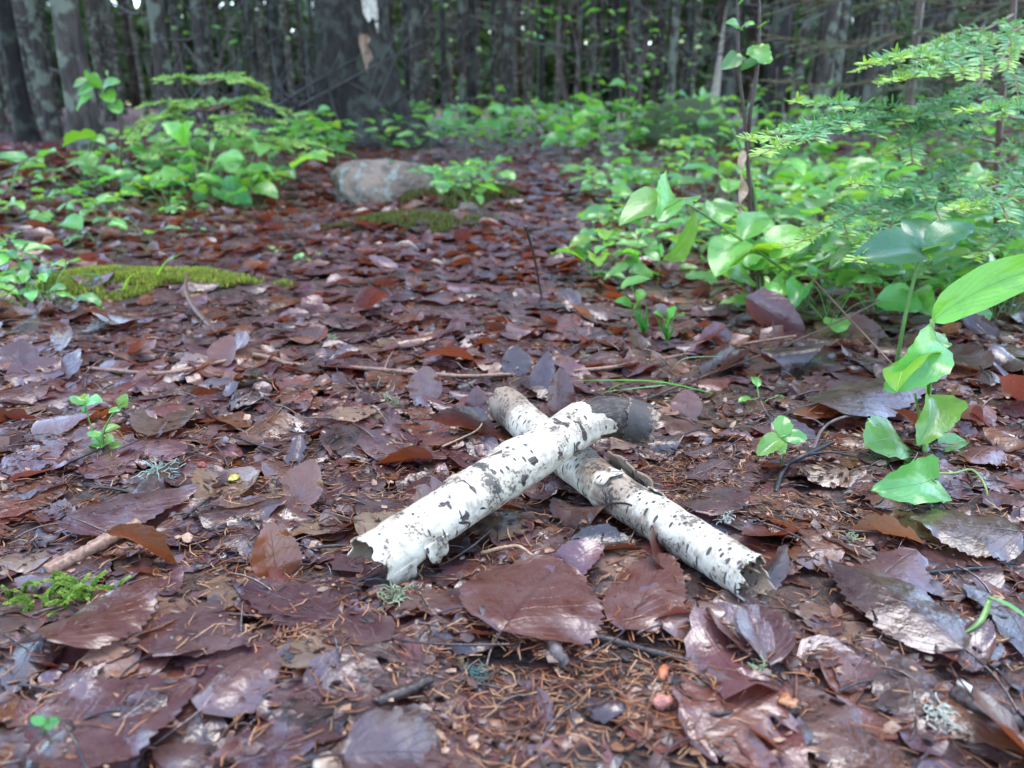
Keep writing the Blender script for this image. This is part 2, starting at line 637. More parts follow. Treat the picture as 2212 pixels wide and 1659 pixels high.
def profile(kind, s):
    s = np.clip(s, 0.0, 1.0)
    if kind == 'birch':
        w = (s ** 0.50) * (1 - s) ** 0.85
        return w / 0.485
    if kind == 'round':
        return np.sin(math.pi * s ** 0.8) ** 0.62
    if kind == 'heart':
        w = (np.clip(s, 0, 1) ** 0.30) * (1 - s) ** 0.75
        return w / 0.592
    if kind == 'oval':
        return s ** 0.62 * (1 - s) ** 0.88 / 0.362
    if kind == 'lance':
        return np.sin(math.pi * s ** 0.75) ** 1.15
    return np.sin(math.pi * s)


def leaf_shape(ns, nt, L, W, kind='birch', roll=0.0, bend=0.0, ripple=0.0, fold=0.0, ser=0.05, curve=0.0, ph=0.0, torn=0.0, seed=0):
    """Flat-ish leaf blade in its own axes: x along (0 base .. L), y across, z up."""
    s = np.linspace(0, 1, ns + 1)
    t = np.linspace(-1, 1, nt + 1)
    S, T = np.meshgrid(s, t, indexing='ij')
    w = np.maximum(profile(kind, S), 0.03)
    zig = 1 + ser * ((np.arange(ns + 1) % 2) * 2 - 1)[:, None] * np.abs(T) ** 3
    w = w * zig
    if torn:
        e = np.sin(S * 8 + seed * 1.9 + np.sign(T) * 1.3) * np.sin(S * 17 + seed * 0.7 + np.sign(T)) + 0.5 * np.sin(S * 41 + seed)
        w = w * (1 - torn * np.clip(e, 0, 0.8) * np.abs(T))
    y = T * w * W / 2
    x = S * L + 0.010 * L * ((np.arange(ns + 1) % 2) * 2 - 1)[:, None] * np.abs(T) ** 3 * (ser > 0)
    if kind == 'heart':
        x = x - 0.16 * L * np.abs(T) * np.clip(1 - S / 0.28, 0, 1)
    z = fold * np.abs(y)
    if abs(roll) > 1e-3:
        a = roll * y / (W / 2)
        R = W / 2 / roll
        y, z = R * np.sin(a), z + R * (1 - np.cos(a))
    z = z + ripple * W * np.abs(T) ** 2 * (np.sin(S * 11 + ph + (T > 0) * 2.1) + 0.6 * np.sin(S * 23 + ph * 3 + (T > 0)))
    z = z + ripple * 0.3 * W * np.sin(S * 5.1 + ph * 2) * np.cos(T * 3.3 + ph * 3)
    if abs(bend) > 1e-3:
        R = L / bend
        a = (x - L / 2) / R
        x, z = L / 2 + (R - z) * np.sin(a), R - (R - z) * np.cos(a)
    y = y + curve * L * (S - 0.5) ** 2 * 2
    return np.stack([x, y, z], -1).reshape(-1, 3), np.stack([S, T], -1).reshape(-1, 2)


RES = 0.004
GX0, GX1, GY0, GY1 = -1.55, 1.55, 0.10, 2.9
gx = np.arange(GX0, GX1, RES)
gy = np.arange(GY0, GY1, RES)
HM = terrain(*np.meshgrid(gx, gy))          # height of the litter so far
T0 = HM.copy()


def hm_idx(x, y):
    return (np.clip(((y - GY0) / RES).astype(int), 0, len(gy) - 1), np.clip(((x - GX0) / RES).astype(int), 0, len(gx) - 1))


def hm(x, y):
    inside = GX0 < x < GX1 and GY0 < y < GY1
    return float(HM[int((y - GY0) / RES), int((x - GX0) / RES)]) if inside else float(terrain(x, y)) + 0.01


def GH(px, py, lift=0.0):
    """Where the ray through that point of the photograph meets the litter (plus lift)."""
    h = 0.01
    for _ in range(14):
        p = G(px, py, h)
        h = 0.5 * h + 0.5 * (hm(p[0], p[1]) + lift)
    return G(px, py, h)


LEAVES = []   # dicts, in the order they fell


def petiole(base, direction, L, r, lift, side):
    d = np.asarray(direction, float)
    n = 5
    k = np.linspace(0, 1, n)[:, None]
    sd_ = np.array([-d[1], d[0], 0])
    P = base + d * L * k + sd_ * side * L * k ** 2 + np.array([0, 0, 1.0]) * lift * np.sin(k * 2.2)
    V, Q, T, uv = tube(P, r, 3, cap=False)
    return V, Q


def drop_leaf(x, y, L, W, head, kind, ns, nt, colr, cname, roll=0.0, bend=0.0, ripple=0.03, fold=0.0, curve=0.0, torn=0.0, tilt=None, flip=False,
              pet=True, drape=0.6, hero=None, raise_=0.0, stiff=False):
    seed = len(LEAVES)
    ph = (seed * 1.37) % 6.28
    V, uv = leaf_shape(ns, nt, L, W, kind, roll, bend, ripple, fold, 0.032 if ns >= 12 else 0.025, curve, ph, torn, seed)
    V[:, 0] -= L / 2
    if flip:
        V[:, 2] *= -1
    ca, sa = math.cos(head), math.sin(head)
    if tilt is not None:            # standing leaf: pitch about y then roll about x
        pt, rl = tilt
        Rm = np.array(Matrix.Rotation(head, 3, 'Z') @ Matrix.Rotation(-pt, 3, 'Y') @ Matrix.Rotation(rl, 3, 'X'))
        Wv = V @ Rm.T
        Wv[:, 0] += x
        Wv[:, 1] += y
        iy, ix = hm_idx(Wv[:, 0], Wv[:, 1])
        low = Wv[:, 2] < np.quantile(Wv[:, 2], 0.12)
        Wv[:, 2] += np.median(HM[iy[low], ix[low]]) - Wv[:, 2].min() - 0.002 + raise_
        zbase = None
    else:
        z = V[:, 2] - V[:, 2].min()
        wx = x + V[:, 0] * ca - V[:, 1] * sa
        wy = y + V[:, 0] * sa + V[:, 1] * ca
        iy, ix = hm_idx(wx, wy)
        h = HM[iy, ix]
        A = np.stack([wx - x, wy - y, np.ones_like(wx)], 1)
        co = np.linalg.solve(A.T @ A + np.eye(3) * 1e-9, A.T @ h)
        co[:2] = np.clip(co[:2], -0.5, 0.5)
        plane = A @ co
        base = drape * h + (1 - drape) * plane
        g = base.reshape(ns + 1, nt + 1)
        p = np.pad(g, 1, mode='edge')
        g = (p[:-2, 1:-1] + p[2:, 1:-1] + p[1:-1, :-2] + p[1:-1, 2:] + 2 * g) / 6
        base = np.maximum(g.ravel(), 0.6 * h + 0.4 * g.ravel()) + 0.0007
        if stiff:
            base = plane + 0.25 * (base - plane) + max(0.0, float(np.quantile(h - plane, 0.8)))
        wz = base + z + raise_
        Wv = np.stack([wx, wy, wz], 1)
        zb = (base + 0.35 * z).reshape(ns + 1, nt + 1)
        # write the leaf into the height map, denser than its own grid
        X2 = wx.reshape(ns + 1, nt + 1)
        Y2 = wy.reshape(ns + 1, nt + 1)
        k = max(1, int(math.ceil(max(L / ns, W / nt) / RES)))
        us = np.linspace(0, ns, ns * k + 1)
        vs_ = np.linspace(0, nt, nt * k + 1)
        i0 = np.minimum(us.astype(int), ns - 1)
        j0 = np.minimum(vs_.astype(int), nt - 1)
        fu = (us - i0)[:, None]
        fv = (vs_ - j0)[None]

        def bil(Aa):
            return (Aa[i0][:, j0] * (1 - fu) * (1 - fv) + Aa[i0 + 1][:, j0] * fu * (1 - fv) + Aa[i0][:, j0 + 1] * (1 - fu) * fv + Aa[i0 + 1][:, j0 + 1] * fu * fv)
        jy, jx = hm_idx(bil(X2), bil(Y2))
        np.maximum.at(HM, (jy, jx), bil(zb))
    F = leaf_grid(ns, nt)
    vcol = np.tile(np.asarray(colr, float), (len(Wv), 1))
    if pet and ns >= 10:
        g2 = Wv.reshape(ns + 1, nt + 1, 3)
        b0 = g2[0, nt // 2]
        d = b0 - g2[2, nt // 2]
        d /= np.linalg.norm(d) + 1e-9
        pv, pq = petiole(b0, d, L * (0.28 + 0.2 * ((seed * 0.618) % 1)), 0.0007, 0.003, ((seed * 0.37) % 1 - 0.5) * 0.8)
        F = np.concatenate([F, pq + len(Wv)])
        Wv = np.vstack([Wv, pv])
        uv = np.vstack([uv, np.tile([[0.0, 0.0]], (len(pv), 1))])
        vcol = np.vstack([vcol, np.tile(np.asarray(colr) * 0.45, (len(pv), 1))])
    LEAVES.append(dict(V=Wv, F=F, uv=uv, c=vcol, cname=cname, hero=hero, xy=(x, y), kind={'birch': 'pointed', 'round': 'rounded', 'heart': 'broad', 'oval': 'narrow'}.get(str(kind), 'pointed'), n=(ns + 1) * (nt + 1), z=float(np.median(Wv[:, 2]))))


def in_view(x, y, m=1.25, add=0.12):
    return abs(x) < TANX * (y * 0.944 + 0.09) * m + add


BARE = [(1280, 1480, 0.075, 0.045), (700, 1395, 0.03, 0.018), (1480, 1010, 0.035, 0.03), (1740, 1130, 0.03, 0.02), (500, 1200, 0.03, 0.018), (1150, 1580, 0.05, 0.02)]
BARE = [(*G(a, b)[:2], rx, ry) for a, b, rx, ry in BARE]


def bare(x, y):
    return max(math.exp(-(((x - bx) / rx) ** 2 + ((y - by) / ry) ** 2)) for bx, by, rx, ry in BARE)


MOSSY = [(310, 622, 0.15, 0.06), (905, 485, 0.18, 0.13), (990, 425, 0.2, 0.18)]
MOSSY = [(*G(a, b)[:2], rx, ry) for a, b, rx, ry in MOSSY]


def mossy(x, y):
    return max(math.exp(-(((x - bx) / rx) ** 2 + ((y - by) / ry) ** 2)) for bx, by, rx, ry in MOSSY)


def rand_color():
    c = PAL_P[0][int(np.searchsorted(PAL_C, rng.random()))]
    v = np.array(PAL[c]) * rng.uniform(0.7, 1.7 if c in ('purplish brown', 'dark brown', 'reddish brown') else 1.15) * (1 + rng.normal(0, 0.08, 3))
    return c, np.clip(v, 0.005, 0.6)


def random_leaf(x, y, ns, nt, small=False):
    L = float(np.clip(rng.normal(0.046, 0.012), 0.022, 0.075)) * (0.55 if small else 1)
    kind = rng.choice(['birch', 'birch', 'round', 'heart', 'oval'])
    W = L * {'birch': 0.78, 'round': 0.88, 'heart': 0.85, 'oval': 0.6}[kind] * rng.uniform(0.85, 1.12)
    cname, c = rand_color()
    r = rng.random()
    kw = dict(ripple=rng.uniform(0.008, 0.03), curve=rng.normal(0, 0.12), torn=rng.uniform(0, 0.7) if rng.random() < (0.75 if small else 0.4) else rng.uniform(0, 0.2), roll=rng.normal(0, 0.35), bend=rng.normal(0, 0.3), flip=False)
    kw['stiff'] = ns >= 20 and rng.random() < 0.6
    if r > 0.80:
        kw.update(roll=rng.uniform(0.6, 1.6) * rng.choice([-1, 1]), bend=rng.normal(0, 0.5), drape=0.3)
    if r > 0.945:
        kw.update(tilt=(rng.uniform(0.1, 0.7) * rng.choice([-1, 1]), rng.normal(0, 0.6)), roll=rng.uniform(0.4, 1.3))
    drop_leaf(x, y, L, W, rng.uniform(0, 2 * math.pi), kind, ns, nt, c, cname, **kw)


def scatter(n, y0, y1, ns, nt, keep=lambda x, y: True, small=False):
    k = 0
    for _ in range(n * 40):
        y = math.sqrt(rng.uniform(y0 * y0, y1 * y1))
        hw = TANX * (y * 0.944 + 0.09) * 1.25 + 0.12
        x = rng.uniform(-hw, hw)
        b = bare(x, y) if y < 1.3 else 0
        if rng.random() < b * (0.6 if small else 0.93) or rng.random() < 0.85 * mossy(x, y):
            continue
        random_leaf(x, y, ns, nt, small)
        k += 1
        if k >= n:
            break


scatter(1500, 0.17, 1.25, 12, 4)
scatter(900, 0.17, 1.0, 8, 4, small=True)
scatter(1100, 0.17, 1.2, 20, 6)
scatter(800, 0.17, 0.95, 8, 4, small=True)
scatter(2700, 1.2, 2.75, 8, 4)
# ------------------------------------------------------------------ leaves one can point to
def hero(b, t, W, cname, label, kind='birch', stand=None, L=None, tone=1.0, **kw):
    kw.setdefault('ripple', 0.02)
    kw['stiff'] = stand is None
    if kw.get('raise_'):
        kw['raise_'] *= 0.5
    if stand is not None:
        g = GH(*b)
        head, pt, rl = stand
        c = np.array(PAL[cname]) * tone
        drop_leaf(g[0] + math.cos(head) * L * 0.5 * math.cos(pt), g[1] + math.sin(head) * L * 0.5 * math.cos(pt), L, W, head, kind, 24, 8, c, cname,
                  tilt=(pt, rl), hero=label, **kw)
        return
    p, q = GH(*b, 0.004), GH(*t, 0.004)
    d = q - p
    L = math.hypot(d[0], d[1])
    drop_leaf((p[0] + q[0]) / 2, (p[1] + q[1]) / 2, L, W, math.atan2(d[1], d[0]), kind, 30, 10, np.array(PAL[cname]) * tone, cname, hero=label, **kw)


UPR = math.pi / 2
hero((60, 1640), (425, 1475), 0.075, 'purplish brown', 'big flat glistening brown leaf in the lower left corner', roll=0.3, tone=1.2, drape=0.4)
hero((690, 1650), (960, 1545), 0.055, 'dark brown', 'large dark flat leaf at the bottom edge below the short dark twig', drape=0.4, tone=1.2)
hero((430, 1655), (690, 1590), 0.05, 'purplish brown', 'brown leaf with torn edge at the bottom edge beside the lower left leaf', torn=0.5)
hero((110, 1425), (345, 1285), 0.06, 'reddish brown', 'reddish leaf with upturned curled edge beside the moss tuft', roll=-0.7, bend=0.3, drape=0.35, raise_=0.004)
hero((330, 1425), (470, 1300), 0.05, 'purplish brown', 'shiny purple brown leaf overlapping the curled leaf by the moss tuft', roll=-0.3)
hero((135, 1150), (430, 1070), 0.062, 'purplish brown', 'large leaf lying across the end of the thick tan twig', roll=-0.35, drape=0.3, raise_=0.008, tone=1.15)
hero((335, 1150), (600, 1085), 0.055, 'purplish brown', 'broad leaf beside the tan twig pointing at the sticks', roll=0.2, drape=0.4)
hero((480, 1095), (625, 1060), 0.035, 'tan', 'leaf with a pale tan patch left of the long birch stick', tone=0.8, drape=0.4)
hero((845, 1385), (500, 1250), 0.050, 'purplish brown', 'wide ragged leaf in front of the open end of the birch stick', torn=0.6, drape=0.4, raise_=0.003)
hero((1010, 1475), (700, 1405), 0.045, 'dark brown', 'flat dark leaf beside the grey green lichen tuft in front', drape=0.45, tone=1.3)
hero((1085, 1395), (1215, 1240), 0.082, 'reddish brown', 'large brown leaf with stalk towards the viewer in front of the crossing', kind='round', roll=-0.35, bend=-0.2, raise_=0.010, drape=0.2, tone=1.1)
hero((1350, 1380), (1440, 1220), 0.044, 'reddish brown', 'serrated brown leaf propped against the dashed birch stick', kind='round', roll=-0.3, raise_=0.004, tone=1.2)
hero((1655, 1445), (1530, 1305), 0.030, 'purplish brown', 'narrow folded leaf with notched edge below the end of the dashed stick', kind='oval', fold=0.7, raise_=0.004, drape=0.3, tone=1.2)
hero((1660, 1440), (1640, 1310), 0.030, 'purplish brown', 'small upright leaf half next to the folded leaf', kind='oval', fold=0.5, raise_=0.006, drape=0.3)
hero((2080, 1420), (1790, 1215), 0.060, 'dark brown', 'large arched dark leaf with shadow beneath on the lower right', fold=-0.25, bend=-0.5, raise_=0.010, drape=0.2, tone=1.5)
hero((2130, 1440), (2030, 1370), 0.05, 'purplish brown', 'cupped leaf beside the green blade at the right edge', kind='round', roll=0.8, raise_=0.004)
hero((1490, 1600), (1690, 1490), 0.060, 'reddish brown', 'big rotting pale brown leaf at the bottom right of centre', kind='round', torn=0.8, ripple=0.05, tone=1.5)
hero((600, 1247), None, 0.038, 'orange brown', 'orange brown leaf standing upright left of the open stick end', stand=(UPR + 0.4, 1.2, 0.2), L=0.036, roll=0.6, tone=1.3)
hero((640, 1085), None, 0.040, 'orange brown', 'speckled orange leaf standing beside the white bark curl', stand=(UPR - 0.7, 1.0, 0.3), L=0.034, roll=0.4, tone=1.1)
hero((712, 905), (815, 880), 0.036, 'tan', 'pale tan flat leaf behind the long birch stick', kind='oval', tone=1.15, drape=0.3, raise_=0.004)
hero((1212, 905), None, 0.032, 'reddish brown', 'shiny reddish leaf standing upright between the two sticks', stand=(UPR, 1.25, 0.0), L=0.048, roll=0.9, tone=0.8)
hero((1120, 812), None, 0.034, 'dark brown', 'rounded dark leaf standing upright behind the crossing', kind='round', stand=(UPR + 0.3, 1.1, 0.1), L=0.034, tone=1.1)
hero((915, 870), None, 0.036, 'reddish brown', 'red brown leaf standing on edge beside the lichen behind the sticks', kind='round', stand=(UPR - 0.2, 1.2, -0.2), L=0.036, tone=1.2)
hero((1030, 905), None, 0.026, 'reddish brown', 'narrow red brown leaf upright left of the rotten stick end', stand=(UPR, 1.2, 0.0), L=0.032, roll=0.6)
hero((1165, 850), None, 0.030, 'dark brown', 'dark red leaf leaning behind the rotten stick end', stand=(UPR - 0.4, 1.0, 0.0), L=0.045, roll=0.6, tone=1.2)
hero((1480, 905), None, 0.030, 'orange brown', 'orange leaf upright right of the grass blades', kind='round', stand=(UPR - 0.3, 0.9, 0.0), L=0.03, roll=0.5)
hero((1710, 920), (1815, 885), 0.036, 'orange brown', 'orange brown leaf behind the three leaved seedling', kind='round', roll=-0.9, raise_=0.006, drape=0.2)
hero((2215, 980), (2120, 940), 0.030, 'orange brown', 'orange brown leaf at the right edge beyond the serrated plant', roll=-0.9, raise_=0.008, drape=0.2)
hero((300, 712), (210, 690), 0.044, 'orange brown', 'rusty arched leaf in front of the moss cushion', roll=-1.2, raise_=0.012, drape=0.2, tone=0.8)
hero((470, 790), None, 0.04, 'orange brown', 'amber leaf leaning where the tan root meets the litter', stand=(UPR - 0.5, 0.9, 0.3), L=0.038, roll=0.6)
hero((40, 800), None, 0.05, 'reddish brown', 'dark red leaf standing at the left edge', stand=(UPR + 0.2, 1.0, 0.1), L=0.036, roll=0.5, tone=0.7)
hero((130, 815), None, 0.045, 'reddish brown', 'dark red pointed leaf standing near the left edge', stand=(UPR - 0.6, 0.8, 0.0), L=0.036, tone=0.6)
hero((15, 568), (110, 556), 0.07, 'orange brown', 'rusty domed leaf above the seedling cluster at the left edge', roll=-1.4, raise_=0.016, drape=0.2, tone=0.8)
hero((855, 750), (945, 738), 0.03, 'orange brown', 'bright orange curled leaf on the path behind the sticks', roll=-1.5, raise_=0.006, drape=0.2)
hero((2, 1015), (150, 950), 0.055, 'purplish brown', 'pale glossy leaf at the left edge level with the seedling', roll=-0.2, tone=1.3)
hero((1520, 810), (1615, 768), 0.05, 'dark brown', 'dark leaf rolled into a tube below the green undergrowth', kind='oval', roll=2.2, drape=0.2, raise_=0.003, tone=1.3)
hero((1640, 800), (1775, 780), 0.055, 'dark brown', 'dark rolled leaf beneath the thin diagonal twig', kind='oval', roll=-1.7, drape=0.2, raise_=0.010)
hero((1760, 900), (2010, 830), 0.075, 'dark brown', 'large smooth dark leaf left of the serrated plant', fold=-0.2, roll=-0.3, raise_=0.006, drape=0.2, tone=1.4)
hero((325, 945), (395, 880), 0.05, 'tan', 'greyish leaf tilted beside the small left seedling', kind='oval', roll=0.5, raise_=0.006, tone=0.45)
hero((1575, 1000), (1480, 1035), 0.035, 'purplish brown', 'glossy dark leaf right of the raised stick end', roll=-0.4, raise_=0.004)
hero((1500, 1110), (1610, 1060), 0.045, 'purplish brown', 'smooth brown leaf right of the torn bark strip', roll=-0.3, raise_=0.003)
hero((2115, 800), (1990, 745), 0.07, 'dark brown', 'broad dark leaf with raised rim behind the serrated plant', kind='round', roll=0.8, raise_=0.005, tone=1.4)
hero((2200, 1175), (1960, 1150), 0.07, 'tan', 'long brownish tan leaf at the right edge below the serrated plant', roll=-0.5, raise_=0.008, drape=0.2, tone=0.3)

# ------------------------------------------------------------------ which leaves show largest
for lf in LEAVES:
    v = lf['V'][:lf['n']]
    lf['v'] = v
    X, Y, Zc = proj(v)
    iy, ix = hm_idx(v[:, 0], v[:, 1])
    vis = (v[:, 2] > HM[iy, ix] - 0.0025).mean()
    inside = ((X > 0) & (X < 2212) & (Y > 0) & (Y < 1659)).mean()
    area = (X.max() - X.min()) * (Y.max() - Y.min())
    lf['score'] = 1e12 if lf['hero'] else area * vis ** 2 * inside
order = sorted(range(len(LEAVES)), key=lambda i: -LEAVES[i]['score'])
single = set(order[:300])


LAND = [(800, 1215, 'the open stick end'), (940, 1130, 'the pale stick'), (1090, 1040, 'the pale stick with the dark ring'), (1230, 950, 'the crossing of the sticks'), (1400, 920, 'the raised stick end'), (1100, 870, 'the rotten stick end'),
        (1330, 1060, 'the torn bark strip'), (1480, 1160, 'the dashed stick'), (1640, 1255, 'the broken stick end'), (1690, 950, 'the three leaved seedling'), (2000, 900, 'the serrated plant'), (1950, 1060, 'the low serrated leaf'),
        (225, 930, 'the little left seedling'), (345, 1018, 'the grey lichen piece'), (506, 1034, 'the yellow flake'), (640, 934, 'the white bark flake'), (760, 890, 'the pale tan leaf'), (180, 1195, 'the thick tan twig'),
        (140, 1310, 'the bright moss tuft'), (95, 1570, 'the lower left sprout'), (240, 1550, 'the big lower left leaf'), (870, 1490, 'the short dark twig'), (1032, 1460, 'the bluish lichen tuft'), (1150, 1320, 'the large leaf in front'),
        (1400, 1300, 'the serrated brown leaf'), (1360, 1390, 'the dark forked twig'), (1432, 1490, 'the two bud scales'), (1600, 1380, 'the folded leaf'), (1600, 1550, 'the rotting pale leaf'), (1930, 1320, 'the arched dark leaf'),
        (2150, 1320, 'the right edge grass blade'), (2120, 1535, 'the thick corner stick'), (2080, 1170, 'the long tan leaf'), (855, 1290, 'the grey green lichen tuft'), (610, 1210, 'the upright orange leaf'), (640, 1060, 'the speckled orange leaf'),
        (300, 620, 'the moss cushion'), (430, 660, 'the curved rising twig'), (400, 800, 'the left tan root'), (800, 797, 'the long tan root'), (1210, 850, 'the standing reddish leaf'), (915, 840, 'the red leaf on edge'), (1400, 830, 'the grass blades'),
        (1500, 765, 'the right brown twig'), (1560, 790, 'the rolled dark leaf'), (1390, 700, 'the stalked path plant'), (1160, 580, 'the upright path shoot'), (900, 740, 'the orange curled leaf'), (40, 780, 'the dark red left leaf'),
        (1880, 870, 'the smooth dark leaf'), (700, 1395, 'the bare needle patch'), (1250, 1500, 'the front needle patch'), (670, 650, 'the open middle of the path'), (60, 1000, 'the left edge'), (1720, 1120, 'the bent black twig'), (2160, 960, 'the right edge orange leaf')]


def leaf_label(lf):
    v = lf['v']
    X, Y, dep = proj(v.mean(0))
    wide = (np.ptp(v[:, 0]) + np.ptp(v[:, 1])) / 2
    tall = np.ptp(v[:, 2]) / wide
    size = 'small' if wide < 0.038 else ('large' if wide > 0.056 else 'middling')
    state = 'upturned' if tall > 0.5 else ('curled' if tall > 0.22 else 'flat')
    k = min(range(len(LAND)), key=lambda i: math.hypot(LAND[i][0] - X, 1.4 * (LAND[i][1] - Y)))
    lx, ly, nm = LAND[k]
    dx, dy = X - lx, 1.4 * (Y - ly)
    d = math.hypot(dx, dy)
    if d < 45:
        rel = 'right beside'
    elif abs(dx) > abs(dy):
        rel = 'right of' if dx > 0 else 'left of'
    else:
        rel = 'in front of' if dy > 0 else 'behind'
    return '%s %s %s %s leaf %s %s' % (size, state, lf['cname'], lf['kind'], rel, nm)


stuff = Geo()
for i, lf in enumerate(LEAVES):
    if i in single:
        o3 = np.array([lf['xy'][0], lf['xy'][1], lf['V'][:, 2].min()])
        me = mesh_from('fallen_leaf', lf['V'] - o3, lf['F'], lf['uv'], lf['c'], mat=M_LEAF)
        o = link('fallen_leaf', me, loc=tuple(o3), category='leaf')
        o['label'] = lf['hero'] or leaf_label(lf)
        o['group'] = 'fallen leaves on the forest floor'
    else:
        stuff.add(lf['V'], lf['F'], lf['uv'], lf['c'])


# far leaves, all at once
def far_leaves(n, y0, y1, size=1.0, lift=0.02):
    y = y0 * (y1 / y0) ** rng.random(n)
    hw = TANX * (y * 0.944 + 0.09) * 1.3 + 0.3
    x = rng.uniform(-1, 1, n) * hw
    keep = np.array([rng.random() > 0.9 * mossy(a, b) for a, b in zip(x, y)])
    x, y = x[keep], y[keep]
    n = len(x)
    L = np.clip(rng.normal(0.058, 0.014, n), 0.03, 0.09) * size
    W = L * rng.uniform(0.6, 0.95, n)
    ns, nt = 4, 2
    s = np.linspace(0, 1, ns + 1)
    t = np.linspace(-1, 1, nt + 1)
    S, T = np.meshgrid(s, t, indexing='ij')
    w = np.maximum(profile('birch', S), 0.05)
    lx = (S - 0.5)[None] * L[:, None, None]
    ly = (T * w)[None] * W[:, None, None] / 2
    lz = (rng.normal(0, 0.35, n))[:, None, None] * ly ** 2 / W[:, None, None] * 2 + (rng.normal(0, 0.4, n))[:, None, None] * lx ** 2 / L[:, None, None]
    a = rng.uniform(0, 6.283, n)[:, None, None]
    wx = x[:, None, None] + lx * np.cos(a) - ly * np.sin(a)
    wy = y[:, None, None] + lx * np.sin(a) + ly * np.cos(a)
    tx, ty = rng.normal(0, 0.12, n)[:, None, None], rng.normal(0, 0.12, n)[:, None, None]
    wz = terrain(x, y)[:, None, None] + lz + tx * (wx - x[:, None, None]) + ty * (wy - y[:, None, None])
    wz = wz + (0.003 + rng.random(n) * lift)[:, None, None]
    V = np.stack([wx, wy, wz], -1).reshape(-1, 3)
    nv = (ns + 1) * (nt + 1)
    F = (leaf_grid(ns, nt)[None] + (np.arange(n) * nv)[:, None, None]).reshape(-1, 4)
    uv = np.tile(np.stack([S, T], -1).reshape(-1, 2), (n, 1))
    pc = np.array([PAL[k] for k in PAL_P[0]])[rng.choice(5, n, p=[0.52, 0.22, 0.19, 0.045, 0.025])] * rng.uniform(0.6, 1.45, n)[:, None]
    stuff.add(V, F, uv, np.repeat(pc, nv, 0))


far_leaves(7500, 1.3, 3.0, 0.8, 0.006)
far_leaves(9000, 2.6, 5.5)
far_leaves(7000, 5.0, 16.0)
link('leaf_litter', stuff.mesh('leaf_litter', M_LEAF), kind='stuff', label='wet brown leaf litter covering the path and forest floor', category='leaf litter')

# ------------------------------------------------------------------ dry needles and crumbs
def litter_points(n, y0, y1, bare_bias):
    out = []
    while len(out) < n:
        y = math.sqrt(rng.uniform(y0 * y0, y1 * y1))
        hw = TANX * (y * 0.944 + 0.09) * 1.2 + 0.1
        x = rng.uniform(-hw, hw)
        if rng.random() < (1 - bare_bias) + bare_bias * min(1, bare(x, y) * 1.2):
            out.append((x, y))
    return np.array(out)


def needle_field(pts, name, label, lo, hi, cols, r):
    n = len(pts)
    L = rng.uniform(lo, hi, n)
    a = rng.uniform(0, 6.283, n)
    iy, ix = hm_idx(pts[:, 0], pts[:, 1])
    z0 = HM[iy, ix] + r * 0.8 + rng.random(n) ** 3 * 0.004
    k = np.array([-0.5, 0.0, 0.5])
    bow = rng.normal(0, 0.14, n)
    tilt = rng.normal(0, 0.16, n)
    ct, st = np.cos(a), np.sin(a)
    cx = pts[:, 0, None] + ct[:, None] * L[:, None] * k + -st[:, None] * L[:, None] * bow[:, None] * (1 - 4 * k ** 2)
    cy = pts[:, 1, None] + st[:, None] * L[:, None] * k + ct[:, None] * L[:, None] * bow[:, None] * (1 - 4 * k ** 2)
    cz = z0[:, None] + tilt[:, None] * L[:, None] * k + np.abs(tilt * L * 0.5)[:, None]
    rad = r * np.array([0.6, 1.0, 0.35])
    ang = np.arange(3) / 3 * 2 * math.pi + 0.5
    vx = cx[:, :, None] - st[:, None, None] * np.cos(ang) * rad[None, :, None]
    vy = cy[:, :, None] + ct[:, None, None] * np.cos(ang) * rad[None, :, None]
    vz = cz[:, :, None] + np.sin(ang) * rad[None, :, None]
    V = np.stack([vx, vy, np.broadcast_to(vz, vx.shape)], -1).reshape(-1, 3)
    q = []
    for i in range(2):
        for j in range(3):
            q.append([i * 3 + j, i * 3 + (j + 1) % 3, i * 3 + 3 + (j + 1) % 3, i * 3 + 3 + j])
    F = (np.array(q)[None] + (np.arange(n) * 9)[:, None, None]).reshape(-1, 4)
    cc = np.array(cols)[rng.integers(0, len(cols), n)] * rng.uniform(0.6, 1.35, n)[:, None]
    g = Geo()
    g.add(V, F, None, np.repeat(cc, 9, 0))
    link(name, g.mesh(name, M_NEEDLE), kind='stuff', label=label, category='needle litter')


pts = np.vstack([litter_points(5200, 0.2, 0.62, 0.85), litter_points(4200, 0.2, 1.3, 0.3)])
needle_field(pts, 'needle_litter', 'fallen rust coloured spruce needles strewn over the leaves', 0.008, 0.015,
             [(0.22, 0.075, 0.025), (0.30, 0.12, 0.045), (0.16, 0.05, 0.02), (0.09, 0.04, 0.025), (0.36, 0.19, 0.09)], 0.00055)


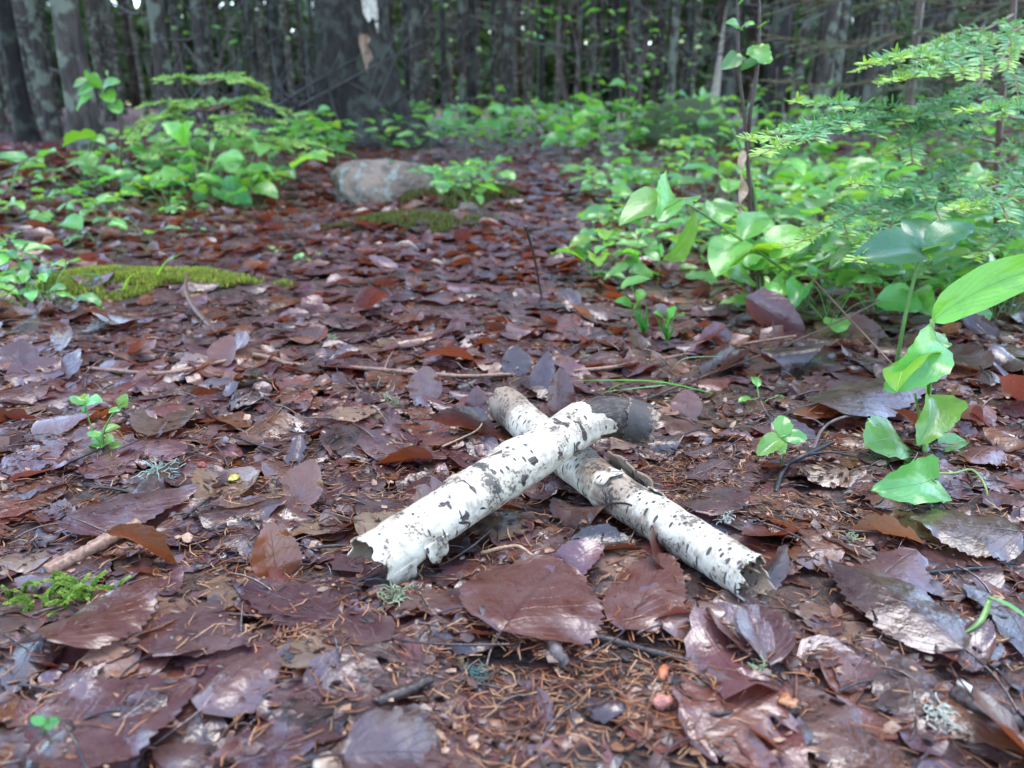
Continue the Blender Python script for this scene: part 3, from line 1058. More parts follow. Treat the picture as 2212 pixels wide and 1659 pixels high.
def crumbs(n):
    p2 = np.vstack([litter_points(int(n * 0.6), 0.2, 0.75, 0.7), litter_points(int(n * 0.4), 0.2, 1.4, 0.0)])
    m = len(p2)
    ang = np.arange(5) / 5 * 2 * math.pi
    rad = rng.uniform(0.0012, 0.0045, m)[:, None] * rng.uniform(0.5, 1.2, (m, 5))
    a = ang[None] + rng.uniform(0, 6.28, m)[:, None]
    x = p2[:, :1] + np.cos(a) * rad
    y = p2[:, 1:] + np.sin(a) * rad * rng.uniform(0.4, 1, m)[:, None]
    iy, ix = hm_idx(p2[:, 0], p2[:, 1])
    z = (HM[iy, ix] + 0.0012)[:, None] + rng.normal(0, 0.35, m)[:, None] * (x - p2[:, :1]) + rng.normal(0, 0.35, m)[:, None] * (y - p2[:, 1:]) + rng.random((m, 1)) * 0.002
    V = np.concatenate([np.stack([x, y, z], -1), np.stack([p2[:, 0], p2[:, 1], z.mean(1) + 0.0008], -1)[:, None]], 1).reshape(-1, 3)
    tri = np.array([[j, (j + 1) % 5, 5] for j in range(5)])
    F = (tri[None] + (np.arange(m) * 6)[:, None, None]).reshape(-1, 3)
    cl = np.array([(0.03, 0.018, 0.013), (0.08, 0.035, 0.022), (0.17, 0.075, 0.035), (0.33, 0.19, 0.11), (0.05, 0.025, 0.02), (0.10, 0.05, 0.045)])
    cc = cl[rng.choice(6, m, p=[0.25, 0.25, 0.2, 0.08, 0.12, 0.1])]
    g = Geo()
    g.add(V, F, None, np.repeat(cc, 6, 0))
    link('leaf_crumbs', g.mesh('leaf_crumbs', M_NEEDLE), kind='stuff', label='crumbs of broken leaves and bark between the needles', category='leaf crumbs')


crumbs(9000)

# ------------------------------------------------------------------ the two crossed birch sticks
class Stick:
    def __init__(self, pts, radii, n=240):
        self.P = resample(pts, n)
        self.T, self.N, self.B = frames(self.P)
        self.s = np.linspace(0, 1, n)
        self.R = np.interp(self.s, np.linspace(0, 1, len(radii)), radii)
        self.len = np.linalg.norm(np.diff(self.P, axis=0), axis=1).sum()
        self.bumps = []
        self.seed = 0

    def at(self, s, th, off=0.0):
        s, th = np.broadcast_arrays(np.asarray(s, float), np.asarray(th, float))
        sc = np.clip(s, 0, 1)
        f = lambda A: np.stack([np.interp(sc, self.s, A[:, k]) for k in range(3)], -1)
        r = np.interp(sc, self.s, self.R)
        r = r * (1 + 0.085 * fbm(s * 14 + np.cos(th) * 0.8, np.sin(th) * 0.8 + 3 + s * 3, 21 + self.seed, 3) + 0.02 * fbm(s * 60, np.cos(th) * 2 + np.sin(th), 5 + self.seed, 2))
        for (bs, bt, ds, dt, amt) in self.bumps:
            dth = (th - bt + math.pi) % (2 * math.pi) - math.pi
            r = r + amt * np.exp(-((s - bs) / ds) ** 2 - (dth / dt) ** 2)
        r = r + off
        ext = (s - sc)[..., None] * self.len * f(self.T)
        return f(self.P) + ext + r[..., None] * (np.cos(th)[..., None] * f(self.N) + np.sin(th)[..., None] * f(self.B))

    def bark(self, s0, s1, patches, stains, m=112, n=200, thick=0.0011, flare0=0.0, flare1=0.0, off=0.0):
        """Hollow bark sleeve between the ragged ends s0(th), s1(th)."""
        th = np.arange(m) / m * 2 * math.pi
        u = np.linspace(0, 1, n)[:, None]
        a, b = s0(th)[None], s1(th)[None]
        S = a + (b - a) * u
        TH = np.broadcast_to(th[None], S.shape)
        fl = flare0 * np.exp(-(S - a) * self.len / 0.006) * (0.6 + 0.8 * (vnoise(TH * 3, TH * 0, 2) + 0.5)) + flare1 * np.exp(-(b - S) * self.len / 0.006) * (0.6 + 0.8 * (vnoise(TH * 3, TH * 0 + 4, 6) + 0.5))
        O = self.at(S, TH, off + fl)
        I = self.at(S, TH, off + fl - thick)
        def field(lst):
            v = np.zeros(S.shape)
            for (ps, pt, ds, dt, amt) in lst:
                dth = (TH - math.radians(pt) + math.pi) % (2 * math.pi) - math.pi
                v = np.maximum(v, amt * np.exp(-((S - ps) / ds) ** 2 - (dth / math.radians(dt)) ** 2))
            return v
        c = np.stack([field(patches), field(stains), np.zeros(S.shape)], -1).reshape(-1, 3)
        ci = c.copy()
        ci[:, 1] = 1.0
        uv = np.stack([S * self.len, (TH + 0.35 * np.sin(TH * 2)) * 0.0155], -1).reshape(-1, 2)
        i = np.arange(n - 1)[:, None] * m
        j = np.arange(m)[None]
        j2 = (j + 1) % m
        q = np.stack([i + j, i + m + j, i + m + j2, i + j2], -1).reshape(-1, 4)
        k = n * m
        jj = np.arange(m)
        r0 = np.stack([jj, (jj + 1) % m, (jj + 1) % m + k, jj + k], 1)
        e = (n - 1) * m
        r1 = np.stack([e + jj, e + jj + k, e + (jj + 1) % m + k, e + (jj + 1) % m], 1)
        g = Geo()
        g.add(np.concatenate([O.reshape(-1, 3), I.reshape(-1, 3)]), np.concatenate([q, q[:, ::-1] + k, r0, r1]), np.vstack([uv, uv]), np.vstack([c, ci]))
        return g

    def core(self, s0, s1, scale=0.93, rough=0.12):
        n, m = 60, 40
        th = np.arange(m) / m * 2 * math.pi
        S = np.linspace(s0, s1, n)[:, None] + (np.linspace(-1, 1, n)[:, None] ** 9) * 0.03 * (vnoise(np.cos(th) * 2.2 + 9, np.sin(th) * 2.2, 3)[None])
        TH = np.broadcast_to(th[None], S.shape)
        r = np.interp(np.clip(S, 0, 1), self.s, self.R)
        O = self.at(S, TH, -r * (1 - scale) + r * rough * fbm(S * 40, TH * 2, 31, 3))
        P0, P1 = self.at(s0 + 0.01, 0.0, -1).reshape(-1)[:3], None
        V = O.reshape(-1, 3)
        i = np.arange(n - 1)[:, None] * m
        j = np.arange(m)[None]
        j2 = (j + 1) % m
        q = np.stack([i + j, i + m + j, i + m + j2, i + j2], -1).reshape(-1, 4)
        uv = np.stack([S * self.len, TH * 0.0155], -1).reshape(-1, 2)
        g = Geo()
        g.add(V, q, uv)
        # rough end faces: two shrinking rings
        for row, sgn, sv in ((0, -1, s0), (n - 1, 1, s1)):
            ctr = V[row * m:(row + 1) * m].mean(0)
            tdir = np.array([np.interp(sv, self.s, self.T[:, k]) for k in range(3)])
            prev = np.arange(row * m, row * m + m)
            ring0 = V[row * m:(row + 1) * m]
            cur = g.n
            for kk, f in enumerate((0.66, 0.33, 0.03)):
                ring = ctr + (ring0 - ctr) * f + tdir * sgn * (0.004 * vnoise(np.cos(th) * 3 + kk * 5, np.sin(th) * 3 + row, 12) - 0.002)[:, None]
                base = g.n
                g.add(ring, np.zeros((0, 4), int), np.stack([np.full(m, sv * self.len), th * 0.0155 * f], 1))
                nxt = np.arange(base, base + m)
                qq = np.stack([prev, np.roll(prev, -1), np.roll(nxt, -1), nxt], 1)
                g.Q.append(qq if sgn < 0 else qq[:, ::-1])
                prev = nxt
        return g

    def flap(self, s0, s1, t0, t1, lift, along=False, point=0.6, n=16, m=12, thick=0.0008, stain=0.0, dark=0.0):
        """Strip of bark peeling away: attached at one side, rising to `lift` at the other."""
        a = np.linspace(0, 1, n)[:, None]
        b = np.linspace(0, 1, m)[None]
        A, Bb = np.broadcast_arrays(a, b)
        k = A if along else Bb
        other = Bb if along else A
        shrink = 1 - point * k ** 1.5 * (0.8 + 0.5 * vnoise(other * 4, k * 3, 8))
        oc = 0.5 + (other - 0.5) * shrink
        rag = 0.12 * vnoise(other * 7, other * 0 + 2, 5)
        if along:
            S = s0 + (s1 - s0) * (k + rag * k)
            TH = np.radians(t0 + (t1 - t0) * oc)
        else:
            S = s0 + (s1 - s0) * oc
            TH = np.radians(t0 + (t1 - t0) * (k + rag * k))
        off = 0.0006 + lift * k ** 1.8 * (1 + 0.35 * vnoise(A * 5, Bb * 4, 3))
        O = self.at(S, TH, off).reshape(-1, 3)
        I = self.at(S, TH, off - thick).reshape(-1, 3)
        i = np.arange(n - 1)[:, None] * m + np.arange(m - 1)[None]
        q = np.stack([i, i + m, i + m + 1, i + 1], -1).reshape(-1, 4)
        K = n * m
        rim = np.concatenate([np.arange(m), np.arange(1, n) * m + m - 1, (n - 1) * m + np.arange(m - 2, -1, -1), np.arange(n - 2, 0, -1) * m])
        rq = np.stack([rim, np.roll(rim, -1), np.roll(rim, -1) + K, rim + K], 1)
        uv = np.stack([S * self.len, TH * 0.0155], -1).reshape(-1, 2)
        g = Geo()
        g.add(np.vstack([O, I]), np.concatenate([q, q[:, ::-1] + K, rq]), np.vstack([uv, uv]), np.vstack([np.tile([dark, stain, 0], (K, 1)), np.tile([0, 0.5 + stain * 0.5, 0], (K, 1))]))
        return g


def rag(base, amp, seed, fr=3.0, extra=()):
    def f(th):
        v = base + amp * (1.4 * fbm(np.cos(th) * fr, np.sin(th) * fr, seed, 4))
        for (t, w, a) in extra:
            d = (th - math.radians(t) + math.pi) % (2 * math.pi) - math.pi
            v = v + a * np.exp(-(d / math.radians(w)) ** 4)
        return v
    return f


LOG_Z = 0.0065
print('LITTER', [round(hm(*G(a, b)[:2]), 4) for a, b in ((800, 1230), (950, 1130), (1090, 880), (1300, 1050), (1450, 1150), (1630, 1250), (300, 1300), (1200, 1450))])
a0 = G(797, 1217, 0.0165 + LOG_Z)
A = Stick([a0, G(980, 1096, 0.030 + LOG_Z), G(1163, 979, 0.043 + LOG_Z), G(1256, 918, 0.050 + LOG_Z), G(1325, 900, 0.050 + LOG_Z), G(1412, 922, 0.044 + LOG_Z)], [0.0154, 0.0155, 0.0158, 0.0155, 0.0150])
print('STICK A', [(round(float(s), 2), [round(float(v)) for v in proj(A.at(s, 0.0, -float(np.interp(s, A.s, A.R))))[:2]]) for s in np.linspace(0, 1, 11)])
A.bumps = [(0.50, math.radians(-62), 0.045, 0.5, 0.0042), (0.36, math.radians(30), 0.02, 1.2, 0.0008)]
root = thing('birch_stick', 'pale white birch stick resting on top, its hollow open end towards the viewer', 'stick', (a0[0], a0[1], LOG_Z), 'crossed birch sticks')
O_A = np.array(root.location)


def part(g, name, mat, parent, smooth=True, **props):
    return link(name, g.mesh(name, mat, np.array(parent.location), smooth), parent, **props)


bk = A.bark(rag(0.0, 0.020, 3, 3, ((180, 55, 0.10), (125, 18, 0.03))), rag(0.765, 0.022, 9, 2.5, ((70, 22, 0.03),)),
            [(0.365, -5, 0.022, 40, 0.85), (0.355, 70, 0.020, 34, 0.75), (0.26, 112, 0.05, 26, 0.5), (0.50, -60, 0.05, 24, 0.5), (0.60, 25, 0.05, 20, 0.33), (0.66, -55, 0.05, 25, 0.6), (0.69, 45, 0.03, 26, 0.36), (0.14, 105, 0.03, 26, 0.42), (0.45, 120, 0.2, 30, 0.42), (0.03, 60, 0.02, 40, 0.35)],
            [(0.13, 85, 0.05, 36, 0.5), (0.40, 130, 0.25, 40, 0.5), (0.52, -75, 0.06, 40, 0.5), (0.75, 130, 0.1, 50, 0.6)], flare0=0.0012, flare1=0.0010)
b_o = part(bk, 'bark', M_BIRCH_A, root)
part(A.core(0.09, 0.965, 0.95, 0.16), 'rotten_core', M_ROT, root, label='dark rotten wood showing past the torn bark')
part(A.bark(rag(0.915, 0.02, 4, 3), rag(1.0, 0.022, 7, 3), [(0.95, 80, 0.06, 80, 1.0), (0.97, -30, 0.06, 60, 1.0), (0.94, 20, 0.03, 120, 1.0)], [(0.95, 0, 0.3, 300, 1.0)], n=40, off=0.0006), 'bark_ring', M_BIRCH_A, root, label='dirty remnant of bark round the far end')
for args, kw in (((0.765, 0.81, 62, 108, 0.007), dict(along=True, point=0.75)),
                 ((0.115, 0.185, 92, 138, 0.006), dict(point=0.55)),
                 ((0.01, 0.09, 104, 150, 0.006), dict(point=0.5)),
                 ((0.295, 0.345, -45, -88, 0.010), dict(point=0.7)),
                 ((0.325, 0.365, -50, -84, 0.005), dict(point=0.5)),
                 ((0.43, 0.475, -42, -72, 0.003), dict(point=0.6))):
    part(A.flap(*args, **kw), 'bark_flap', M_BIRCH_A, root)

bp = [G(1088, 873, 0.017 + LOG_Z), G(1195, 962, 0.015 + LOG_Z), G(1315, 1056, 0.0145 + LOG_Z), G(1425, 1125, 0.0145 + LOG_Z), G(1632, 1252, 0.014 + LOG_Z)]
Bs = Stick(bp, [0.0155, 0.0150, 0.0158, 0.0138, 0.0134, 0.0130])
Bs.seed = 50
Bs.bumps = [(0.60, math.radians(60), 0.05, 0.9, 0.0035), (0.05, math.radians(-20), 0.05, 1.0, 0.002)]
rootb = thing('birch_stick', 'birch stick with black dashes lying underneath, broken end at the lower right', 'stick', (bp[0][0], bp[0][1], LOG_Z), 'crossed birch sticks')
part(Bs.bark(rag(0.0, 0.02, 5, 3), rag(0.62, 0.02, 15, 3), [(0.07, 40, 0.06, 50, 0.45), (0.03, -30, 0.04, 50, 0.5), (0.54, -10, 0.06, 60, 0.45)], [(0.05, 40, 0.12, 140, 1.0), (0.55, 0, 0.09, 120, 0.85)], n=120), 'bark_upper', M_BIRCH_B, rootb, label='bark sleeve of the half that runs under the other stick')
part(Bs.bark(rag(0.585, 0.018, 25, 3), rag(1.0, 0.020, 35, 3.5, ((-60, 40, -0.02),)),
             [(0.64, 70, 0.05, 50, 0.6), (0.66, -20, 0.03, 50, 0.45), (0.72, 100, 0.08, 30, 0.5), (0.83, -50, 0.05, 24, 0.75), (0.97, -30, 0.03, 40, 0.6), (0.80, 130, 0.2, 25, 0.4)],
             [(0.63, 60, 0.06, 90, 0.9), (0.72, 95, 0.10, 60, 0.7), (0.80, 120, 0.2, 45, 0.6), (0.7, -20, 0.05, 40, 0.5)], flare0=0.0016, flare1=0.0006, off=0.0005), 'bark_lower', M_BIRCH_B, rootb, label='white sleeve with rows of black dashes')
part(Bs.core(0.03, 0.945, 0.90, 0.14), 'rotten_core', M_ROT, rootb)
part(Bs.flap(0.50, 0.68, -88, -22, 0.009, point=0.25, n=30, stain=0.75, dark=0.35, thick=0.0016), 'bark_flap', M_BIRCH_B, rootb, label='grey torn strip of bark lifting off the middle')
part(Bs.flap(0.56, 0.62, -20, 60, 0.004, along=True, point=0.4, stain=0.3), 'bark_flap', M_BIRCH_B, rootb)
part(Bs.flap(0.68, 0.73, -60, -10, 0.003, along=False, point=0.5), 'bark_flap', M_BIRCH_B, rootb)
g = Geo()
for k in range(7):
    th = rng.uniform(0, 6.28)
    rr = -rng.uniform(0.002, 0.009)
    P = np.stack([Bs.at(0.93, th, rr), Bs.at(0.965, th + 0.2, rr), Bs.at(0.965 + rng.uniform(0.01, 0.05), th + 0.3, rr * 0.9)])
    add_tube(g, resample(P, 6), np.linspace(0.0028, 0.0006, 6), 5, 0.6, k)
part(g, 'wood_splinters', M_ROT_PALE, rootb, label='pale torn wood inside the broken end', kind='stuff')

# ------------------------------------------------------------------ twigs
TAN, DARK, BROWN, BLACK, GREY = (0.26, 0.14, 0.085), (0.045, 0.028, 0.022), (0.12, 0.058, 0.034), (0.016, 0.012, 0.012), (0.13, 0.095, 0.08)


def twig(label, pts, r, c, name='twig', group='twigs on the forest floor', wob=0.35, n=None, m=7, side=()):
    """pts: (px, py, lift above the litter)."""
    W = []
    for p in pts:
        px, py, lift = p if len(p) == 3 else (*p, 0.0)
        g_ = GH(px, py, lift + 0.001)
        W.append((g_[0], g_[1], g_[2]))
    W = np.array(W)
    for w, p in zip(W, pts):
        if len(p) == 2:
            w[2] = hm(w[0], w[1]) + float(np.mean(r)) * 0.6
    P = resample(W, n or 10 * len(pts))
    rr = np.linspace(r, r * 0.75, len(P)) if np.isscalar(r) else np.interp(np.linspace(0, 1, len(P)), np.linspace(0, 1, len(r)), r)
    g = Geo()
    add_tube(g, P, rr, m, wob, len(bpy.data.objects), c)
    o = link(name, g.mesh(name, M_TWIG, P[0]), loc=tuple(P[0]), label=label, category='twig', group=group)
    for (k, dpx, dpy, dl, rad) in side:
        q = P[int(k * (len(P) - 1))]
        X, Y, _ = proj(q)
        e = GH(float(X) + dpx, float(Y) + dpy, dl)
        gg = Geo()
        PP = resample(np.array([q, (q + e) / 2 + np.array([0, 0, 0.003]), e]), 9)
        add_tube(gg, PP, np.linspace(rad, rad * 0.5, 9), 5, 0.3, 3, c)
        link('side_shoot', gg.mesh('side_shoot', M_TWIG, P[0]), o)
    return o


twig('thin tan root running across the litter on the left', [(190, 797), (300, 806), (370, 805), (470, 792), (512, 775, 0.006)], 0.0026, TAN, 'surface_root')
twig('long tan root leading behind the birch sticks', [(545, 765, 0.006), (590, 775, 0.004), (640, 790), (760, 795), (900, 805, 0.003), (1000, 812, 0.003), (1110, 810)], 0.0027, TAN, 'surface_root', side=((0.55, 20, -40, 0.01, 0.001),))
twig('dark peeled twig end behind the rotten stick end', [(990, 838), (1060, 815, 0.004), (1120, 795, 0.006)], 0.0035, GREY)
twig('brown twig running right from behind the crossing', [(1240, 802, 0.004), (1350, 792), (1500, 762, 0.004), (1600, 745), (1720, 725, 0.01)], 0.0022, TAN, side=((0.5, 60, -35, 0.01, 0.0008),))
twig('long thin twig slanting towards the green undergrowth', [(1400, 860), (1500, 820, 0.004), (1660, 760, 0.01), (1800, 700, 0.03), (1900, 650, 0.05)], 0.0014, BROWN, side=((0.6, 70, -20, 0.02, 0.0006), (0.8, 20, -60, 0.06, 0.0006)))
twig('thin straight brown twig slanting down to the serrated plant', [(1745, 590, 0.10), (1860, 715, 0.06), (1930, 790, 0.03), (1985, 850, 0.0)], 0.0011, BROWN, wob=0.15)
twig('curved brown twig rising beside the moss cushion', [(405, 590, 0.035), (402, 625, 0.025), (420, 665, 0.012), (450, 700, 0.004), (470, 722)], [0.0016, 0.0030, 0.0036, 0.0036, 0.003], BROWN)
twig('thick tan twig on the lower left with a dark end', [(100, 1240), (180, 1195, 0.004), (250, 1155, 0.006), (300, 1130, 0.004)], [0.0050, 0.0046, 0.0042, 0.0036], TAN, m=12)
twig('short dark twig lying below the flat leaf in front', [(815, 1518), (870, 1495, 0.003), (932, 1466, 0.003)], 0.0030, DARK, m=10)
twig('dark forked twig below the serrated leaf', [(1238, 1362, 0.002), (1330, 1385, 0.002), (1400, 1405, 0.002), (1490, 1430)], 0.0024, DARK, m=8, side=((0.15, -10, -20, 0.006, 0.0012),))
twig('stubby brown twig under the large leaf in front', [(1188, 1345, 0.004), (1200, 1400, 0.003), (1220, 1440)], 0.0042, GREY, m=10)
twig('bent black twig beside the three leaved seedling', [(1675, 1065), (1695, 1010, 0.010), (1735, 985, 0.012), (1800, 955, 0.006)], 0.0022, BLACK, side=((0.6, 110, 5, 0.012, 0.0012),))
twig('thin grey branched twig left of the serrated plant', [(1755, 975), (1775, 930, 0.012), (1810, 905, 0.012), (1860, 895)], 0.0015, GREY, side=((0.5, -50, -20, 0.012, 0.0008),))
twig('thin dark shoot standing in the middle of the path', [(1135, 490, 0.16), (1155, 560, 0.08), (1170, 645, 0.0)], 0.0018, DARK, wob=0.1)
twig('black twig lying left of the rotten stick end', [(995, 918), (1060, 912, 0.003), (1110, 905, 0.003)], 0.0012, BLACK)
twig('thin pale stalk beside the sticks', [(955, 965, 0.004), (1000, 945, 0.006), (1035, 925, 0.010), (1050, 890, 0.020)], 0.0010, (0.34, 0.22, 0.13), wob=0.1)
twig('thick dark stick at the lower right corner', [(2060, 1505), (2120, 1530, 0.003), (2200, 1572)], 0.0042, DARK, m=10)
twig('small bent tan twig inside the angle of the sticks', [(1040, 1195), (1085, 1183, 0.006), (1120, 1180, 0.007), (1150, 1200, 0.005)], 0.0013, (0.40, 0.25, 0.14))
twig('thin dark twig beside the pale stick', [(1060, 1145, 0.006), (1020, 1180, 0.006), (960, 1225)], 0.0008, DARK)
twig('fine black twig at the left edge of the path', [(395, 1120), (440, 1085, 0.004), (480, 1060, 0.002)], 0.0010, BLACK)
twig('slim black twig behind the small left seedling', [(120, 1015), (180, 985, 0.004), (250, 955, 0.004)], 0.0012, BLACK)
twig('fine dark twig under the seedling by the right edge', [(1960, 1240), (2050, 1232, 0.003), (2150, 1225, 0.003)], 0.0014, BLACK)
twig('black twig behind the mossy left bank', [(160, 400, 0.02), (190, 415, 0.02), (230, 428)], 0.006, BLACK)
twig('bare arched stalk in the green undergrowth', [(1540, 615, 0.02), (1640, 592, 0.035), (1700, 618, 0.02), (1760, 665)], 0.0016, BROWN)
twig('reddish stalk leaning behind the path plants', [(1275, 430, 0.05), (1310, 500, 0.02), (1360, 560)], 0.002, (0.25, 0.11, 0.07), wob=0.1)
twig('second reddish stalk crossing low behind the path plants', [(1400, 470, 0.05), (1360, 540, 0.03), (1320, 600)], 0.002, (0.25, 0.11, 0.07), wob=0.1)
for k, (x, y) in enumerate([(90, 1490), (560, 1330), (620, 1470), (1560, 1540), (1850, 1480), (930, 1190), (1310, 1490), (700, 1180), (560, 960), (250, 1060), (1650, 1130), (1880, 1150), (2150, 1330), (1750, 850), (350, 760), (640, 700), (980, 760), (820, 680), (1300, 720), (600, 870)]):
    a_ = rng.uniform(-0.6, 0.6)
    l_ = rng.uniform(30, 70)
    lx, ly, nm = min(LAND, key=lambda q: math.hypot(q[0] - x, 1.4 * (q[1] - y)))
    rel = ('right of' if x > lx else 'left of') if abs(x - lx) > 1.4 * abs(y - ly) else ('in front of' if y > ly else 'behind')
    twig('short thin dark twig bit %s %s' % (rel, nm), [(x - l_ * math.cos(a_), y - l_ * 0.6 * math.sin(a_)), (x, y + rng.uniform(-6, 6), 0.003), (x + l_ * math.cos(a_), y + l_ * 0.6 * math.sin(a_))], rng.uniform(0.0007, 0.0014), DARK, group='short dark twig bits')
# ------------------------------------------------------------------ green plants
GREENS = {'fresh': (0.155, 0.37, 0.065), 'mid': (0.10, 0.28, 0.06), 'deep': (0.04, 0.15, 0.055), 'lime': (0.17, 0.34, 0.035)}
LEAFLIB = {}


def leaf_mesh(kind, tone, var):
    key = (kind, tone, var)
    if key not in LEAFLIB:
        r = np.random.default_rng(hash((kind, var)) % 1000 if False else (len(kind) * 31 + var * 7 + ord(kind[0])))
        W = {'oval': 0.52, 'heart': 0.80, 'lance': 0.34, 'round': 0.85}[kind]
        V, uv = leaf_shape(14, 6, 1.0, W, 'heart' if kind == 'heart' else kind, roll=r.uniform(0.1, 0.7) * r.choice([1, 1, -1]), bend=-r.uniform(0.3, 1.3), ripple=r.uniform(0.025, 0.06),
                           fold=r.uniform(0.1, 0.45), ser=0.035 if kind in ('heart', 'round') else 0.0, curve=r.normal(0, 0.12), ph=r.uniform(0, 6), seed=var)
        V = V - V[3]
        c = np.tile(np.array(GREENS[tone]), (len(V), 1))
        LEAFLIB[key] = mesh_from('leaf_blade', V, leaf_grid(14, 6), uv, c, mat=M_GREEN)
    return LEAFLIB[key]


def put_leaf(root, base, direction, L, kind='oval', tone='fresh', up=(0, 0, 1), wide=1.0, var=None, name='leaf'):
    d = Vector(direction).normalized()
    n = Vector(up) - d * Vector(up).dot(d)
    if n.length < 1e-3:
        n = Vector((0, -1, 0.2)) - d * Vector((0, -1, 0.2)).dot(d)
    n.normalize()
    y = n.cross(d)
    me = leaf_mesh(kind, tone, int(rng.integers(0, 5)) if var is None else var)
    o = link(name, me, root)
    M = Matrix(((d.x * L, y.x * L * wide, n.x * L, 0), (d.y * L, y.y * L * wide, n.y * L, 0), (d.z * L, y.z * L * wide, n.z * L, 0), (0, 0, 0, 1)))
    M.translation = Vector(base) - root.location
    o.matrix_basis = M
    return o


def stem_mesh(paths, root, name='stem', mat=None, m=6):
    """paths: list of (points, radius0, radius1, colour); one mesh."""
    g = Geo()
    for k, (P, r0, r1, c) in enumerate(paths):
        Q = resample(np.asarray(P, float), max(6, 5 * len(P)))
        add_tube(g, Q, np.linspace(r0, r1, len(Q)), m, 0.08, k, c)
    return link(name, g.mesh(name, mat or M_STEM, np.array(root.location)), root)


ST_G, ST_Y, ST_B = (0.13, 0.25, 0.06), (0.22, 0.30, 0.08), (0.07, 0.035, 0.022)


def plant(loc, h, style, kind, tone, nl, L, label, group, name='seedling', lean=None, stem_c=ST_G, r=None):
    loc = np.asarray(loc, float)
    root = thing(name, label, 'plant', loc, group)
    az0 = rng.uniform(0, 6.28)
    ln = rng.normal(0, 0.18, 2) if lean is None else np.array(lean)
    r = r or max(0.0008, h * 0.009)
    paths = []
    tones = [tone, tone, 'fresh' if tone != 'fresh' else 'mid', 'lime']
    tz = lambda: tones[int(rng.choice(4, p=[0.45, 0.25, 0.2, 0.1]))]
    if style == 'rosette':
        for k in range(nl):
            a = az0 + k * 2.4 + rng.normal(0, 0.2)
            sp = rng.uniform(0.35, 0.9)
            tip = loc + np.array([math.cos(a) * h * sp, math.sin(a) * h * sp, h * rng.uniform(0.35, 1.0)])
            mid = loc + (tip - loc) * 0.5 + np.array([0, 0, h * 0.15])
            paths.append(([loc, mid, tip], r, r * 0.7, stem_c))
            put_leaf(root, tip, (math.cos(a), math.sin(a), rng.uniform(-0.5, 0.25)), L * rng.uniform(0.7, 1.15), kind, tz(), (rng.normal(0, 0.25), rng.normal(0, 0.25) - 0.15, 1))
    else:
        top = loc + np.array([ln[0] * h, ln[1] * h, h])
        mid = loc + np.array([ln[0] * h * 0.3 + rng.normal(0, 0.03) * h, ln[1] * h * 0.3, h * 0.55])
        S = resample(np.array([loc - np.array([0, 0, 0.01]), mid, top]), 24)
        paths.append((S[::4].tolist() + [S[-1].tolist()], r, r * 0.5, stem_c))
        for k in range(nl):
            if style == 'whorl':
                q = S[-1]
                a = az0 + k * 2 * math.pi / nl + rng.normal(0, 0.2)
            elif style == 'pairs':
                q = S[int(23 - (k // 2) * (14 / max(1, nl / 2)))]
                a = az0 + (k % 2) * math.pi + (k // 2) * 1.57 + rng.normal(0, 0.2)
            else:
                q = S[int(np.clip(23 - k * 17 / max(1, nl - 1) * 0.95, 3, 23))]
                a = az0 + k * 2.4 + rng.normal(0, 0.25)
            pl = L * rng.uniform(0.15, 0.4)
            d = np.array([math.cos(a), math.sin(a), rng.uniform(0.0, 0.5)])
            tip = q + d / np.linalg.norm(d) * pl
            paths.append(([q, (q + tip) / 2 + np.array([0, 0, pl * 0.1]), tip], r * 0.55, r * 0.4, stem_c))
            put_leaf(root, tip, (math.cos(a), math.sin(a), rng.uniform(-0.45, 0.3)), L * rng.uniform(0.65, 1.15), kind, tz(), (rng.normal(0, 0.3), rng.normal(0, 0.3) - 0.1, 1))
    stem_mesh(paths, root)
    return root


def pleaf(root, b, t, Y, Yt=None, kind='oval', tone='fresh', up=(0, -0.35, 1), wide=1.0, var=None):
    p, q = D(*b, Y), D(*t, Yt or Y)
    return put_leaf(root, p, q - p, float(np.linalg.norm(q - p)), kind, tone, up, wide, var)


# --- serrated plant on the right, near the viewer
Y0 = 0.61
bp_ = GH(1998, 978)
r_ = thing('serrated_plant', 'tall single plant with broad serrated leaves on a hairy stem at the right', 'plant', bp_)
stem_mesh([([bp_, D(2004, 880, Y0), D(2010, 780, Y0), D(2014, 690, Y0)], 0.0024, 0.0020, ST_Y),
           ([bp_, D(1990, 920, Y0 - 0.005), D(1976, 850, Y0 - 0.01)], 0.0013, 0.0010, ST_Y),
           ([bp_, D(1975, 970, Y0 - 0.01), D(1948, 955, Y0 - 0.02)], 0.0011, 0.0009, ST_G),
           ([bp_, D(2015, 985, Y0 - 0.01), D(2032, 972, Y0 - 0.015)], 0.0010, 0.0008, ST_G),
           ([D(2008, 850, Y0), D(2012, 800, Y0 - 0.01), D(2008, 762, Y0 - 0.015)], 0.0010, 0.0010, ST_G)], r_)
pleaf(r_, (2012, 695), (2330, 560), Y0, Y0 - 0.03, 'oval', 'lime', (-0.45, -0.75, 0.5), 0.62, 0)
pleaf(r_, (2015, 742), (1900, 850), Y0 - 0.015, Y0 - 0.04, 'heart', 'fresh', (0.25, -0.8, 0.6), 0.78, 1)
pleaf(r_, (2010, 778), (1932, 850), Y0 - 0.01, Y0 - 0.06, 'oval', 'lime', (-0.5, 0.2, 0.9), 1.1, 2)
pleaf(r_, (2006, 858), (1978, 968), Y0, Y0 - 0.045, 'heart', 'fresh', (0.1, -0.8, 0.6), 0.85, 3)
pleaf(r_, (2010, 885), (2065, 868), Y0, Y0 - 0.01, 'oval', 'fresh', (0, -0.5, 0.8), 1.1, 1)
pleaf(r_, (1950, 955), (1866, 962), Y0 - 0.02, Y0 - 0.05, 'round', 'fresh', (0.1, -0.55, 0.8), 1.0, 2)
